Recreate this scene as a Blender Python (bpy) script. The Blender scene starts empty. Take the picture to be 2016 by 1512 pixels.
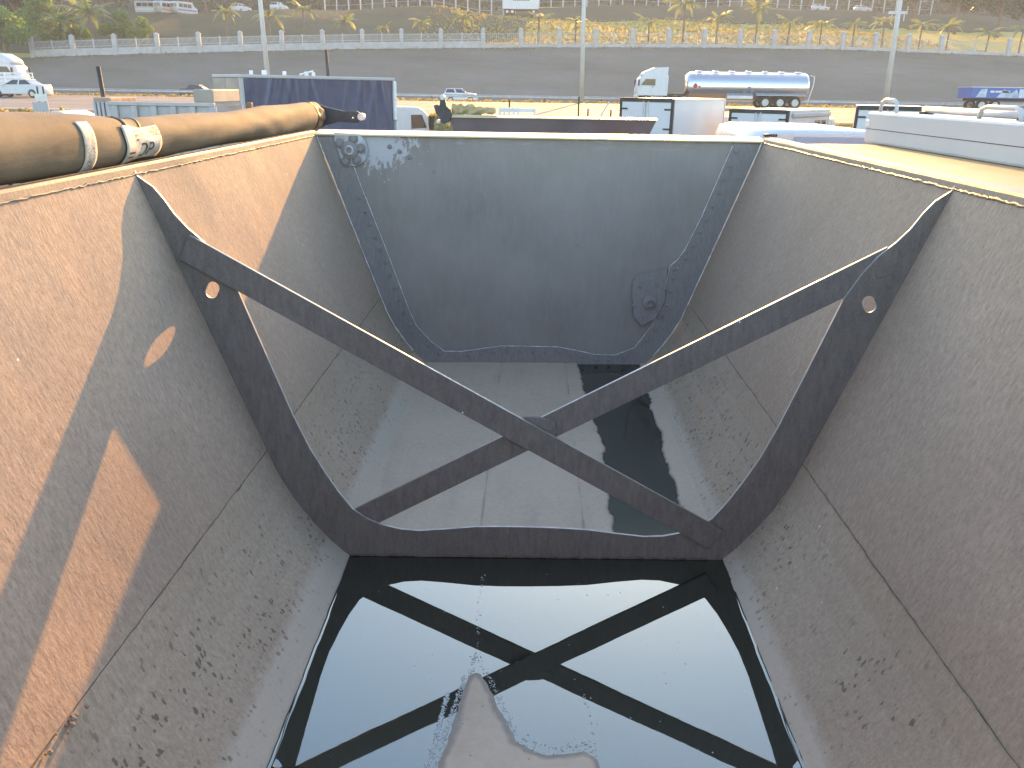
import bpy, bmesh, math, random
import numpy as np
from mathutils import Vector, Matrix

random.seed(7); np.random.seed(7)
rad = math.radians
scene = bpy.context.scene
COL = scene.collection

# ------------------------------------------------------------------ camera
ZC = 3.3                                   # eye height over the yard
F_PX, PITCH, YAW, ROLL, CX = 1591.3, 0.3513, -0.0213, 0.0161, -0.0228
fw = Vector((math.sin(YAW) * math.cos(PITCH), math.cos(YAW) * math.cos(PITCH), -math.sin(PITCH)))
rt0 = Vector((math.cos(YAW), -math.sin(YAW), 0)); up0 = rt0.cross(fw)
RT = rt0 * math.cos(ROLL) + up0 * math.sin(ROLL)
UP = -rt0 * math.sin(ROLL) + up0 * math.cos(ROLL)
EYE = Vector((CX, 0, ZC))
cam_d = bpy.data.cameras.new('camera'); cam = bpy.data.objects.new('camera', cam_d); COL.objects.link(cam)
cam.matrix_world = Matrix(((RT.x, UP.x, -fw.x, EYE.x), (RT.y, UP.y, -fw.y, EYE.y), (RT.z, UP.z, -fw.z, EYE.z), (0, 0, 0, 1)))
cam_d.sensor_width = 36; cam_d.lens = F_PX / 2016 * 36; cam_d.clip_start = 0.05; cam_d.clip_end = 3000
scene.camera = cam

# ------------------------------------------------------------------ sky, sun, exposure
SUN = Vector((0.125, 1.0, 0.274)).normalized()
SUN_EL = math.asin(SUN.z); SUN_AZ = math.atan2(SUN.x, SUN.y)
world = bpy.data.worlds.new('World'); scene.world = world; world.use_nodes = True
wn = world.node_tree.nodes; wl = world.node_tree.links; wn.clear()
sky = wn.new('ShaderNodeTexSky'); sky.sky_type = 'NISHITA'; sky.sun_disc = False
sky.sun_elevation = SUN_EL; sky.sun_rotation = SUN_AZ; sky.altitude = 50
sky.air_density = 1.0; sky.dust_density = 1.0; sky.ozone_density = 1.3
bg = wn.new('ShaderNodeBackground'); bg.inputs[1].default_value = 0.15
wo = wn.new('ShaderNodeOutputWorld'); wl.new(sky.outputs[0], bg.inputs[0]); wl.new(bg.outputs[0], wo.inputs[0])
sun_d = bpy.data.lights.new('sun', 'SUN'); sun_d.energy = 3.3; sun_d.angle = rad(0.53); sun_d.color = (1.0, 0.48, 0.10)
sun = bpy.data.objects.new('sun', sun_d); COL.objects.link(sun); sun.location = (20, 150, 60)
sun.rotation_euler = SUN.to_track_quat('Z', 'Y').to_euler()
vs = scene.view_settings; vs.view_transform = 'Standard'; vs.look = 'None'; vs.exposure = 2.22; vs.gamma = 1
vs.use_curve_mapping = False

# ------------------------------------------------------------------ helpers
def at(px, py, Y):
    """world point at depth Y that the photograph shows at pixel (px, py)"""
    d = fw * F_PX + RT * (px - 1008) + UP * (756 - py)
    return EYE + d * (Y / d.y)
def at_z(px, py, z):
    d = fw * F_PX + RT * (px - 1008) + UP * (756 - py)
    return EYE + d * ((z - ZC) / d.z)

LEAN = 0.019                               # the ground (and this scene's frame) falls to the right against true level
def at_w(px, py):
    z = WATER
    for _ in range(4): p = at_z(px, py, z); z = WZ(p.x)
    return p

def tag(o, label=None, cat=None, group=None, kind=None):
    if label: o['label'] = label
    if cat: o['category'] = cat
    if group: o['group'] = group
    if kind: o['kind'] = kind
    return o
def empty(name, loc=(0, 0, 0), rz=0.0, label=None, cat=None, group=None):
    o = bpy.data.objects.new(name, None); COL.objects.link(o)
    o.location = loc; o.rotation_euler = (0, 0, rz); o.empty_display_size = 0.2
    return tag(o, label, cat, group)
def link_mesh(name, me, mat, parent=None, smooth=False):
    o = bpy.data.objects.new(name, me); COL.objects.link(o)
    if mat is not None:
        me.materials.clear()
        for m in (mat if isinstance(mat, (list, tuple)) else [mat]): me.materials.append(m)
    if smooth: me.polygons.foreach_set('use_smooth', [True] * len(me.polygons))
    if parent is not None: o.parent = parent
    return o
def copy_tree(o, parent=None):
    c = o.copy(); COL.objects.link(c)
    if parent is not None: c.parent = parent
    for ch in list(o.children): copy_tree(ch, c)
    return c

class MB:
    def __init__(s): s.v = []; s.f = []; s.m = []; s.mi = 0
    def add(s, vs_, fs):
        b = len(s.v); s.v += [tuple(p) for p in vs_]
        s.f += [tuple(i + b for i in f) for f in fs]; s.m += [s.mi] * len(fs); return s
    def box(s, x0, x1, y0, y1, z0, z1, M=None):
        p = [Vector((x, y, z)) for z in (z0, z1) for y in (y0, y1) for x in (x0, x1)]
        if M is not None: p = [M @ q for q in p]
        return s.add(p, [(0, 2, 3, 1), (4, 5, 7, 6), (0, 1, 5, 4), (2, 6, 7, 3), (0, 4, 6, 2), (1, 3, 7, 5)])
    def bbox(s, x0, x1, y0, y1, z0, z1, b=0.02, M=None):
        """box with chamfered edges"""
        bm = bmesh.new(); bmesh.ops.create_cube(bm, size=1)
        for v in bm.verts: v.co = Vector(((x0 + x1) / 2 + v.co.x * (x1 - x0), (y0 + y1) / 2 + v.co.y * (y1 - y0), (z0 + z1) / 2 + v.co.z * (z1 - z0)))
        bmesh.ops.bevel(bm, geom=list(bm.edges), offset=b, segments=2, affect='EDGES', profile=0.5)
        bm.verts.index_update()
        s.add([(M @ v.co if M is not None else v.co) for v in bm.verts], [tuple(v.index for v in f.verts) for f in bm.faces]); bm.free(); return s
    def tube(s, path, r, n=8, cap=True):
        path = [Vector(p) for p in path]; N = len(path)
        rs = r if isinstance(r, (list, tuple)) else [r] * N
        vs_, fs = [], []; prev = None
        for i, p in enumerate(path):
            t = (path[min(i + 1, N - 1)] - path[max(i - 1, 0)]).normalized()
            a = prev if prev is not None else (Vector((0, 0, 1)) if abs(t.z) < 0.9 else Vector((1, 0, 0)))
            a = (a - t * a.dot(t)).normalized(); prev = a; b = t.cross(a)
            for k in range(n):
                w = 2 * math.pi * k / n; vs_.append(p + (a * math.cos(w) + b * math.sin(w)) * rs[i])
        for i in range(N - 1):
            for k in range(n):
                k2 = (k + 1) % n; fs.append((i * n + k, i * n + k2, (i + 1) * n + k2, (i + 1) * n + k))
        if cap: fs.append(tuple(range(n))[::-1]); fs.append(tuple((N - 1) * n + k for k in range(n)))
        return s.add(vs_, fs)
    def prism(s, pts, axis, a0, a1, M=None):
        """extrude a 2-D outline; axis 'x','y' or 'z' is the extrusion direction"""
        def put(p, a): return Vector({'x': (a, p[0], p[1]), 'y': (p[0], a, p[1]), 'z': (p[0], p[1], a)}[axis])
        n = len(pts); vs_ = [put(p, a0) for p in pts] + [put(p, a1) for p in pts]
        if M is not None: vs_ = [M @ q for q in vs_]
        fs = [tuple(range(n)), tuple(range(2 * n - 1, n - 1, -1))]
        fs += [(i, n + i, n + (i + 1) % n, (i + 1) % n) for i in range(n)]
        return s.add(vs_, fs)
    def lathe(s, prof, c, axis='y', n=16):
        vs_, fs = [], []; c = Vector(c)
        for (a, r) in prof:
            for k in range(n):
                w = 2 * math.pi * k / n; ca, sa = math.cos(w) * r, math.sin(w) * r
                vs_.append(c + Vector({'x': (a, ca, sa), 'y': (ca, a, sa), 'z': (ca, sa, a)}[axis]))
        for i in range(len(prof) - 1):
            for k in range(n): fs.append((i * n + k, i * n + (k + 1) % n, (i + 1) * n + (k + 1) % n, (i + 1) * n + k))
        fs.append(tuple(range(n))); fs.append(tuple((len(prof) - 1) * n + k for k in range(n)))
        return s.add(vs_, fs)
    def build(s, name, mat, parent=None, smooth=False, fix=True):
        me = bpy.data.meshes.new(name); me.from_pydata(s.v, [], s.f); me.update()
        if fix:
            bm = bmesh.new(); bm.from_mesh(me); bmesh.ops.recalc_face_normals(bm, faces=bm.faces); bm.to_mesh(me); bm.free()
        o = link_mesh(name, me, mat, parent, smooth)
        if isinstance(mat, (list, tuple)): me.polygons.foreach_set('material_index', s.m)
        return o

def plate_mesh(name, loops, y, th, bevel=0.0, axes='xz'):
    """flat plate with holes: loops of 2-D points, filled, given a thickness"""
    cu = bpy.data.curves.new(name, 'CURVE'); cu.dimensions = '2D'; cu.fill_mode = 'BOTH'; cu.extrude = th / 2
    if bevel: cu.bevel_depth = bevel; cu.bevel_resolution = 0
    for lp in loops:
        sp = cu.splines.new('POLY'); sp.points.add(len(lp) - 1); sp.use_cyclic_u = True
        for q, p in zip(sp.points, lp): q.co = (p[0], p[1], 0, 1)
    tmp = bpy.data.objects.new('tmp', cu); COL.objects.link(tmp)
    dg = bpy.context.evaluated_depsgraph_get(); me = bpy.data.meshes.new_from_object(tmp.evaluated_get(dg)); me.name = name
    bpy.data.objects.remove(tmp); bpy.data.curves.remove(cu)
    for v in me.vertices:
        x, z, d = v.co
        v.co = (x, y - d, z) if axes == 'xz' else (y + d, x, z)
    return me
def text_mesh(body, size, name='lettering', extrude=0.0):
    cu = bpy.data.curves.new(name, 'FONT'); cu.body = body; cu.size = size; cu.extrude = extrude; cu.align_x = 'CENTER'; cu.align_y = 'CENTER'
    tmp = bpy.data.objects.new('tmp', cu); COL.objects.link(tmp)
    dg = bpy.context.evaluated_depsgraph_get(); me = bpy.data.meshes.new_from_object(tmp.evaluated_get(dg))
    bpy.data.objects.remove(tmp); bpy.data.curves.remove(cu); return me

# ------------------------------------------------------------------ materials
def new_mat(name):
    m = bpy.data.materials.new(name); m.use_nodes = True; nt = m.node_tree; nt.nodes.clear()
    out = nt.nodes.new('ShaderNodeOutputMaterial'); b = nt.nodes.new('ShaderNodeBsdfPrincipled')
    nt.links.new(b.outputs[0], out.inputs[0]); return m, nt, b
def N(nt, t, **kw):
    n = nt.nodes.new(t)
    for k, v in kw.items():
        if k.startswith('i_'): n.inputs[int(k[2:]) if k[2:].isdigit() else k[2:]].default_value = v
        else: setattr(n, k, v)
    return n
def coords(nt, scale=(1, 1, 1), rot=(0, 0, 0), kind='Object'):
    tc = N(nt, 'ShaderNodeTexCoord'); mp = N(nt, 'ShaderNodeMapping'); mp.inputs['Scale'].default_value = scale; mp.inputs['Rotation'].default_value = rot
    nt.links.new(tc.outputs[kind], mp.inputs[0]); return mp.outputs[0]
def noise(nt, vec, scale, detail=4, rough=0.55):
    n = N(nt, 'ShaderNodeTexNoise'); n.inputs['Scale'].default_value = scale; n.inputs['Detail'].default_value = detail; n.inputs['Roughness'].default_value = rough
    nt.links.new(vec, n.inputs['Vector']); return n.outputs[0]
def ramp(nt, fac, stops):
    r = N(nt, 'ShaderNodeValToRGB'); e = r.color_ramp.elements
    while len(e) < len(stops): e.new(0.5)
    for el, (p, c) in zip(e, stops): el.position = p; el.color = (c, c, c, 1) if isinstance(c, (int, float)) else (*c, 1)
    nt.links.new(fac, r.inputs[0]); return r.outputs[0]
def mixc(nt, fac, a, b, mode='MIX'):
    m = N(nt, 'ShaderNodeMix', data_type='RGBA', blend_type=mode)
    for s, val in ((0, fac), (6, a), (7, b)):
        if isinstance(val, bpy.types.NodeSocket): nt.links.new(val, m.inputs[s])
        elif s == 0: m.inputs[0].default_value = val
        else: m.inputs[s].default_value = (*val, 1)
    return m.outputs[2]
def mth(nt, op, a, b=None, clamp=False):
    m = N(nt, 'ShaderNodeMath', operation=op, use_clamp=clamp)
    for s, val in ((0, a), (1, b)):
        if val is None: continue
        if isinstance(val, bpy.types.NodeSocket): nt.links.new(val, m.inputs[s])
        else: m.inputs[s].default_value = val
    return m.outputs[0]
def bump(nt, bsdf, h, strength=0.3, dist=0.01, prev=None):
    b = N(nt, 'ShaderNodeBump'); b.inputs['Strength'].default_value = strength; b.inputs['Distance'].default_value = dist
    nt.links.new(h, b.inputs['Height'])
    if prev is not None: nt.links.new(prev, b.inputs['Normal'])
    nt.links.new(b.outputs[0], bsdf.inputs['Normal']); return b.outputs[0]
def simple(name, col, rough=0.6, metal=0.0, var=0.25, scale=6.0, spec=0.5, bmp=0.0, stretch=(1, 1, 1), dirt=None):
    m, nt, b = new_mat(name); v = coords(nt, stretch)
    n1 = noise(nt, v, scale, 6, 0.6)
    dark = tuple(c * (1 - var) for c in col); lite = tuple(min(1, c * (1 + var * 0.6)) for c in col)
    c = mixc(nt, ramp(nt, n1, [(0.3, 0.0), (0.7, 1.0)]), dark, lite)
    if dirt:
        n2 = noise(nt, v, scale * 0.35, 5, 0.65); c = mixc(nt, ramp(nt, n2, [(0.5, 0.0), (0.72, dirt[1])]), c, dirt[0])
    nt.links.new(c, b.inputs['Base Color'])
    nt.links.new(ramp(nt, n1, [(0.2, min(1, rough * 1.15)), (0.8, rough * 0.85)]), b.inputs['Roughness'])
    b.inputs['Metallic'].default_value = metal; b.inputs['Specular IOR Level'].default_value = spec
    if bmp: bump(nt, b, noise(nt, v, scale * 6, 3, 0.6), bmp, 0.01)
    return m

def steel_wall_mat(name, base, dust, grain=1.0, spots=None, rough=0.78, stretch=(105, 105, 24), ang=0.0):
    """dusty abraded trough plate: streaks that run down the slope, grit, optional drip spots low down"""
    m, nt, b = new_mat(name)
    v1 = coords(nt, stretch); v0 = coords(nt)
    st = noise(nt, v1, 1.0, 5, 0.6); big = noise(nt, v0, 1.6, 4, 0.55); grit = noise(nt, v0, 160, 3, 0.7); mid = noise(nt, coords(nt, (24, 24, 9)), 1.0, 4, 0.6); dent = noise(nt, v0, 2.6, 2, 0.5)
    c = mixc(nt, ramp(nt, st, [(0.32, 0.0), (0.68, 1.0)]), base, dust)
    c = mixc(nt, ramp(nt, big, [(0.35, 0.0), (0.7, 0.45)]), c, tuple(x * 0.82 for x in base))
    c = mixc(nt, ramp(nt, grit, [(0.35, 0.0), (0.75, 0.35)]), c, tuple(min(1, x * 1.35) for x in dust))
    if spots is not None:
        z0, z1 = spots
        vv = coords(nt, (70, 60, 23)); vo = N(nt, 'ShaderNodeTexVoronoi'); vo.inputs['Scale'].default_value = 1.0
        wv = N(nt, 'ShaderNodeTexNoise'); wv.inputs['Scale'].default_value = 1.6; wv.inputs['Detail'].default_value = 3; nt.links.new(vv, wv.inputs['Vector'])
        va = N(nt, 'ShaderNodeVectorMath', operation='MULTIPLY_ADD'); nt.links.new(wv.outputs['Color'], va.inputs[0]); va.inputs[1].default_value = (1.1, 1.1, 1.1); nt.links.new(vv, va.inputs[2]); nt.links.new(va.outputs[0], vo.inputs['Vector'])
        sep = N(nt, 'ShaderNodeSeparateColor'); nt.links.new(vo.outputs['Color'], sep.inputs[0])
        size = mth(nt, 'MULTIPLY', sep.outputs[0], 0.5)
        drop = ramp(nt, mth(nt, 'SUBTRACT', size, vo.outputs['Distance']), [(0.0, 0.0), (0.12, 1.0)])
        on = mth(nt, 'GREATER_THAN', sep.outputs[1], 0.30)
        patch = ramp(nt, noise(nt, coords(nt, (3, 3, 5)), 1.0, 3, 0.6), [(0.38, 0.0), (0.52, 1.0)])
        sx = N(nt, 'ShaderNodeSeparateXYZ'); tc = N(nt, 'ShaderNodeTexCoord'); nt.links.new(tc.outputs['Object'], sx.inputs[0])
        mr = N(nt, 'ShaderNodeMapRange'); nt.links.new(sx.outputs[2], mr.inputs[0])
        mr.inputs[1].default_value = z1; mr.inputs[2].default_value = z0; mr.inputs[3].default_value = 0; mr.inputs[4].default_value = 1
        band = ramp(nt, mr.outputs[0], [(0.0, 0.0), (0.45, 1.0), (0.85, 1.0), (1.0, 0.2)])
        k = mth(nt, 'MULTIPLY', mth(nt, 'MULTIPLY', drop, on), mth(nt, 'MULTIPLY', patch, band))
        tide = ramp(nt, mth(nt, 'ADD', mr.outputs[0], mth(nt, 'MULTIPLY', mth(nt, 'SUBTRACT', mid, 0.5), 0.10)), [(0.83, 0.0), (0.90, 0.75)])
        c = mixc(nt, tide, c, (0.50, 0.425, 0.33))
        c = mixc(nt, mth(nt, 'MULTIPLY', k, 0.62), c, (0.045, 0.04, 0.034))
    nt.links.new(c, b.inputs['Base Color'])
    b.inputs['Roughness'].default_value = rough; b.inputs['Specular IOR Level'].default_value = 0.10
    h = mth(nt, 'ADD', mth(nt, 'MULTIPLY', st, 0.8), mth(nt, 'ADD', mth(nt, 'MULTIPLY', grit, 0.45), mth(nt, 'MULTIPLY', mid, 0.6)))
    sp = N(nt, 'ShaderNodeTexVoronoi'); sp.inputs['Scale'].default_value = 17; nt.links.new(v0, sp.inputs['Vector'])
    spc = N(nt, 'ShaderNodeSeparateColor'); nt.links.new(sp.outputs['Color'], spc.inputs[0])
    gl = mth(nt, 'MULTIPLY', mth(nt, 'LESS_THAN', sp.outputs['Distance'], 0.05), mth(nt, 'GREATER_THAN', spc.outputs[0], 0.90))  # sparse white specks, glints painted into the base colour
    nt.links.new(mixc(nt, gl, c, (0.8, 0.78, 0.74)), b.inputs['Base Color'])
    nb = bump(nt, b, dent, 0.30, 0.05)
    bump(nt, b, h, 0.48 * grain, 0.004, nb)
    return m
# ------------------------------------------------------------------ the trough of the tipping trailer
YB, YE, YN = 2.485, 4.632, -0.75           # brace, far end, near end
RIM, SEAM, FLOOR, WATER = ZC - 0.264, ZC - 1.17, ZC - 1.605, ZC - 1.562
PROF = [(1.225, RIM), (0.905, SEAM), (0.872, ZC - 1.262), (0.826, ZC - 1.352), (0.768, ZC - 1.438), (0.710, ZC - 1.512), (0.672, ZC - 1.550), (0.632, ZC - 1.585), (0.56, ZC - 1.602)]
def WZ(x): return WATER + LEAN * x          # true level of standing water

M_wall_l = steel_wall_mat('dusty_steel_left', (0.272, 0.208, 0.154), (0.43, 0.326, 0.236))
M_wall_r = steel_wall_mat('dusty_steel_right', (0.272, 0.208, 0.154), (0.43, 0.326, 0.236))
M_low = steel_wall_mat('spotted_steel', (0.303, 0.238, 0.172), (0.445, 0.350, 0.250), 0.7, spots=(ZC - 1.56, ZC - 1.12))
M_brace = steel_wall_mat('brace_steel', (0.124, 0.112, 0.100), (0.188, 0.170, 0.150), 0.45, stretch=(70, 70, 18))
M_rail = steel_wall_mat('rail_steel', (0.22, 0.175, 0.13), (0.37, 0.285, 0.205), 0.6, rough=0.5)
M_bead = simple('weld_bead', (0.30, 0.245, 0.185), 0.42, 0.35, 0.5, 60, bmp=0.6)
M_bead_dark = simple('dirty_seam', (0.13, 0.105, 0.08), 0.8, 0, 0.5, 40, bmp=0.5)
M_bolt = simple('worn_bolt', (0.25, 0.24, 0.23), 0.5, 0.4, 0.3, 40)
M_flange_shade = simple('flange_shade_grey', (0.085, 0.080, 0.075), 0.85, 0, 0.35, 14, spec=0.15, bmp=0.2)
M_edge = simple('weld_highlight', (0.74, 0.71, 0.66), 0.4, 0.1, 0.3, 30)  # pale colour paints the highlight that the weld lines catch

def end_wall_mat():
    m, nt, b = new_mat('end_wall_paint')
    v = coords(nt); vs_ = coords(nt, (30, 30, 7))
    big = noise(nt, v, 2.2, 4, 0.55); st = noise(nt, vs_, 1.0, 5, 0.65); grit = noise(nt, v, 120, 3, 0.6)
    c = mixc(nt, ramp(nt, big, [(0.3, 0.0), (0.7, 1.0)]), (0.215, 0.193, 0.170), (0.295, 0.264, 0.230))
    c = mixc(nt, ramp(nt, st, [(0.45, 0.0), (0.75, 0.5)]), c, (0.31, 0.285, 0.265))
    c = mixc(nt, ramp(nt, grit, [(0.45, 0.0), (0.8, 0.4)]), c, (0.17, 0.155, 0.145))
    # paint worn to pale primer in the upper left corner round the pivot
    sx = N(nt, 'ShaderNodeSeparateXYZ'); tc = N(nt, 'ShaderNodeTexCoord'); nt.links.new(tc.outputs['Object'], sx.inputs[0])
    dx = mth(nt, 'ABSOLUTE', mth(nt, 'ADD', sx.outputs[0], 0.90)); dz = mth(nt, 'ABSOLUTE', mth(nt, 'SUBTRACT', sx.outputs[2], ZC - 0.315))
    d = mth(nt, 'SQRT', mth(nt, 'ADD', mth(nt, 'POWER', mth(nt, 'DIVIDE', dx, 0.34), 2.0), mth(nt, 'POWER', mth(nt, 'DIVIDE', dz, 0.20), 2.0)))
    chip = noise(nt, coords(nt, (34, 34, 17)), 1.0, 7, 0.75)
    k = ramp(nt, mth(nt, 'ADD', mth(nt, 'SUBTRACT', 1.0, d), mth(nt, 'MULTIPLY', mth(nt, 'SUBTRACT', chip, 0.5), 2.6)), [(0.42, 0.0), (0.52, 1.0)])
    c = mixc(nt, mth(nt, 'MULTIPLY', k, 0.85), c, (0.46, 0.47, 0.475))
    scr = noise(nt, coords(nt, (9, 9, 60)), 1.0, 4, 0.6)
    topb = ramp(nt, mth(nt, 'SUBTRACT', sx.outputs[2], ZC - 0.325), [(0.0, 0.0), (0.045, 1.0)])
    c = mixc(nt, mth(nt, 'MULTIPLY', mth(nt, 'MULTIPLY', topb, ramp(nt, scr, [(0.58, 0.0), (0.64, 1.0)])), 0.6), c, (0.36, 0.34, 0.33))
    nt.links.new(c, b.inputs['Base Color']); b.inputs['Roughness'].default_value = 0.5; b.inputs['Specular IOR Level'].default_value = 0.4
    h = mth(nt, 'ADD', mth(nt, 'MULTIPLY', grit, 0.5), mth(nt, 'MULTIPLY', k, -0.6)); bump(nt, b, h, 0.3, 0.004)
    return m
M_end = end_wall_mat()
M_flange = steel_wall_mat('flange_steel', (0.20, 0.188, 0.176), (0.285, 0.262, 0.242), 0.5)

def floor_mat():
    m, nt, b = new_mat('silted_floor')
    v = coords(nt); big = noise(nt, v, 2.0, 5, 0.6); fine = noise(nt, v, 45, 5, 0.65); lng = noise(nt, coords(nt, (9, 1.2, 1)), 1.0, 4, 0.6)
    c = mixc(nt, ramp(nt, big, [(0.3, 0.0), (0.7, 1.0)]), (0.41, 0.322, 0.225), (0.50, 0.40, 0.288))
    c = mixc(nt, ramp(nt, fine, [(0.35, 0.0), (0.75, 0.5)]), c, (0.55, 0.46, 0.36))
    c = mixc(nt, ramp(nt, lng, [(0.52, 0.0), (0.75, 0.45)]), c, (0.31, 0.26, 0.20))
    sx = N(nt, 'ShaderNodeSeparateXYZ'); tc = N(nt, 'ShaderNodeTexCoord'); nt.links.new(tc.outputs['Object'], sx.inputs[0])
    wet = ramp(nt, mth(nt, 'MULTIPLY', mth(nt, 'SUBTRACT', sx.outputs[2], mth(nt, 'ADD', mth(nt, 'MULTIPLY', sx.outputs[0], LEAN), WATER)), 100.0), [(0.0, 1.0), (0.25, 0.9), (0.45, 0.0)])   # height over the water in cm
    c = mixc(nt, mth(nt, 'MULTIPLY', wet, 0.75), c, (0.13, 0.12, 0.105))
    dotv = N(nt, 'ShaderNodeTexVoronoi'); dotv.inputs['Scale'].default_value = 30; nt.links.new(v, dotv.inputs['Vector'])
    spk = mth(nt, 'LESS_THAN', dotv.outputs['Distance'], 0.09)
    c = mixc(nt, mth(nt, 'MULTIPLY', spk, 0.5), c, (0.10, 0.08, 0.06))
    nt.links.new(c, b.inputs['Base Color'])
    nt.links.new(ramp(nt, wet, [(0.0, 0.65), (0.8, 0.42)]), b.inputs['Roughness']); b.inputs['Specular IOR Level'].default_value = 0.5
    bump(nt, b, fine, 0.25, 0.004); return m
M_floor = floor_mat()

trailer = empty('tipping_trailer', (0, 0, 0), 0, 'deep dusty steel tipping trough with a cross-braced frame, pooled water on its floor', 'trailer')

def plate_along(name, chain, mat, parent, y0, y1, th, ny=1, smooth=False):
    """chain of (x,z) swept along Y with thickness to the outside"""
    c = [Vector((x, 0, z)) for x, z in chain]; nrm = []
    for i in range(len(c)):
        t = (c[min(i + 1, len(c) - 1)] - c[max(i - 1, 0)]).normalized(); n = Vector((t.z, 0, -t.x))
        if n.x * (1 if c[i].x > 0 else -1) < 0: n = -n
        nrm.append(n)
    mb = MB(); k = len(c)
    for sgn in (0, 1):
        for j in range(ny + 1):
            y = y0 + (y1 - y0) * j / ny
            for p, n in zip(c, nrm): q = p + n * th * sgn; mb.v.append((q.x, y, q.z))
    S = (ny + 1) * k
    for j in range(ny):
        for i in range(k - 1):
            a = j * k + i; mb.f.append((a, a + 1, a + k + 1, a + k)); mb.f.append((S + a, S + a + k, S + a + k + 1, S + a + 1))
    for j in range(ny):
        for i in (0, k - 1): a = j * k + i; mb.f.append((a, a + k, S + a + k, S + a))
    for i in range(k - 1):
        for j in (0, ny): a = j * k + i; mb.f.append((a, a + 1, S + a + 1, S + a))
    return mb.build(name, mat, parent, smooth)

def mir(ch, s): return [(s * x, z) for x, z in ch]
for s, mw in ((-1, M_wall_l), (1, M_wall_r)):
    plate_along('side_wall', mir([(1.2245, RIM - 0.001), (0.9065, SEAM + 0.004)], s), mw, trailer, YN, YE, 0.006)
    plate_along('lower_wall', mir([(0.9055, SEAM + 0.001)] + PROF[2:], s), M_low, trailer, YN, YE, 0.006)
    # rail: inner lip, flat top, outer face
    lip = [(1.2265, RIM + 0.002), (1.230, RIM + 0.020), (1.236, RIM + 0.027), (1.300, RIM + 0.0285), (1.308, RIM + 0.023), (1.311, RIM - 0.07), (1.245, RIM - 0.075)]
    if s < 0: lip = [(1.2265, RIM + 0.002), (1.230, RIM + 0.020), (1.236, RIM + 0.027), (1.246, RIM + 0.027), (1.306, RIM + 0.003), (1.311, RIM - 0.07), (1.245, RIM - 0.075)]
    mb = MB(); mb.prism(mir(lip, s), 'y', YN, YE + 0.012)
    mb.build('rim_rail', M_rail, trailer)
    # weld bead along the rim: lumpy, broken
    rr = random.Random(3 + s); pth = []; rs = []
    y = YN
    while y < YE:
        pth.append((s * (1.2235 + rr.uniform(-0.0016, 0.0016)), y, RIM + 0.001 + rr.uniform(-0.0022, 0.0022))); rs.append(rr.uniform(0.0028, 0.0052) * (1 if s > 0 else 0.75)); y += rr.uniform(0.008, 0.018)
    MB().tube(pth, rs, 6).build('weld_bead', M_bead if s > 0 else M_rail, trailer, True)
    if s < 0: MB().prism([(-1.250, RIM + 0.0275), (-1.252, RIM + 0.0305), (-1.312, RIM + 0.0065), (-1.40, RIM - 0.036), (-1.40, RIM - 0.040), (-1.308, RIM + 0.0035)], 'y', YN, YE + 0.01).build('flange_shade_strip', M_flange_shade, trailer)  # added dark strip: paints the shaded band of the flange under the roll
    # butt seam between upper and lower plate
    pth = []; rs = []; y = YN; off = 0
    while y < YE:
        off = off * 0.9 + rr.uniform(-0.0012, 0.0012)
        pth.append((s * (0.9035 + off), y, SEAM + 0.002 + rr.uniform(-0.002, 0.002))); rs.append(rr.uniform(0.0007, 0.0017) * (1.8 if rr.random() < 0.05 else 1)); y += rr.uniform(0.015, 0.04)
    MB().tube(pth, rs, 5).build('plate_seam', M_bead_dark, trailer, True)
    # crumbs of dirt caught on the seam
    mb = MB()
    if s < 0:
        for i in range(16):
            c0 = Vector((-0.898 + rr.uniform(-0.006, 0.008), 1.22 + rr.gauss(0, 0.035), SEAM + rr.uniform(-0.008, 0.006))); q = rr.uniform(0.002, 0.006)
            mb.lathe([(-q, q * 0.4), (0, q), (q, q * 0.4)], c0, 'z', 6)
        o = mb.build('dirt_crumbs', simple('pale_dirt', (0.30, 0.24, 0.17), 0.9, 0, 0.4, 80), trailer); o['kind'] = 'stuff'
    # corner strip against the end wall
    e = [Vector((s * (x - 0.005), YE - 0.012, z)) for x, z in PROF[:6]]
    path = []; rs = []
    for a, b in zip(e[:-1], e[1:]):
        n = max(2, int((b - a).length / 0.02))
        for i in range(n): path.append(a.lerp(b, i / n) + Vector((rr.uniform(-1, 1), 0, rr.uniform(-1, 1))) * 0.0008); rs.append(rr.uniform(0.002, 0.0042))
    MB().tube(path, rs, 6).build('corner_weld', M_edge, trailer, True)

# floor: silted height field; island in the near pool, dry beyond the brace, puddle along the right
def sdf(P, poly):
    """signed distance to polygon, negative inside"""
    poly = np.array(poly); d = np.full(len(P), 1e9); inside = np.zeros(len(P), bool); n = len(poly)
    for i in range(n):
        a, b = poly[i], poly[(i + 1) % n]; ab = b - a; t = np.clip(((P - a) @ ab) / (ab @ ab), 0, 1)
        d = np.minimum(d, np.linalg.norm(P - (a + t[:, None] * ab), axis=1))
        c = ((a[1] > P[:, 1]) != (b[1] > P[:, 1])); x = (b[0] - a[0]) * (P[:, 1] - a[1]) / (b[1] - a[1] + 1e-12) + a[0]; inside ^= c & (P[:, 0] < x)
    return np.where(inside, -d, d)
ISL = [(at_w(x, y).x, at_w(x, y).y) for x, y in ((935, 1336), (948, 1352), (965, 1392), (990, 1425), (1003, 1458), (1030, 1482), (1072, 1496), (1110, 1497), (1152, 1487), (1166, 1498))]
ISL += [(0.185, 1.40), (0.22, 1.0), (0.20, 0.2), (-0.18, 0.2), (-0.21, 1.0)] + [(at_w(x, y).x, at_w(x, y).y) for x, y in ((868, 1540), (884, 1490), (900, 1430), (917, 1368))]
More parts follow.
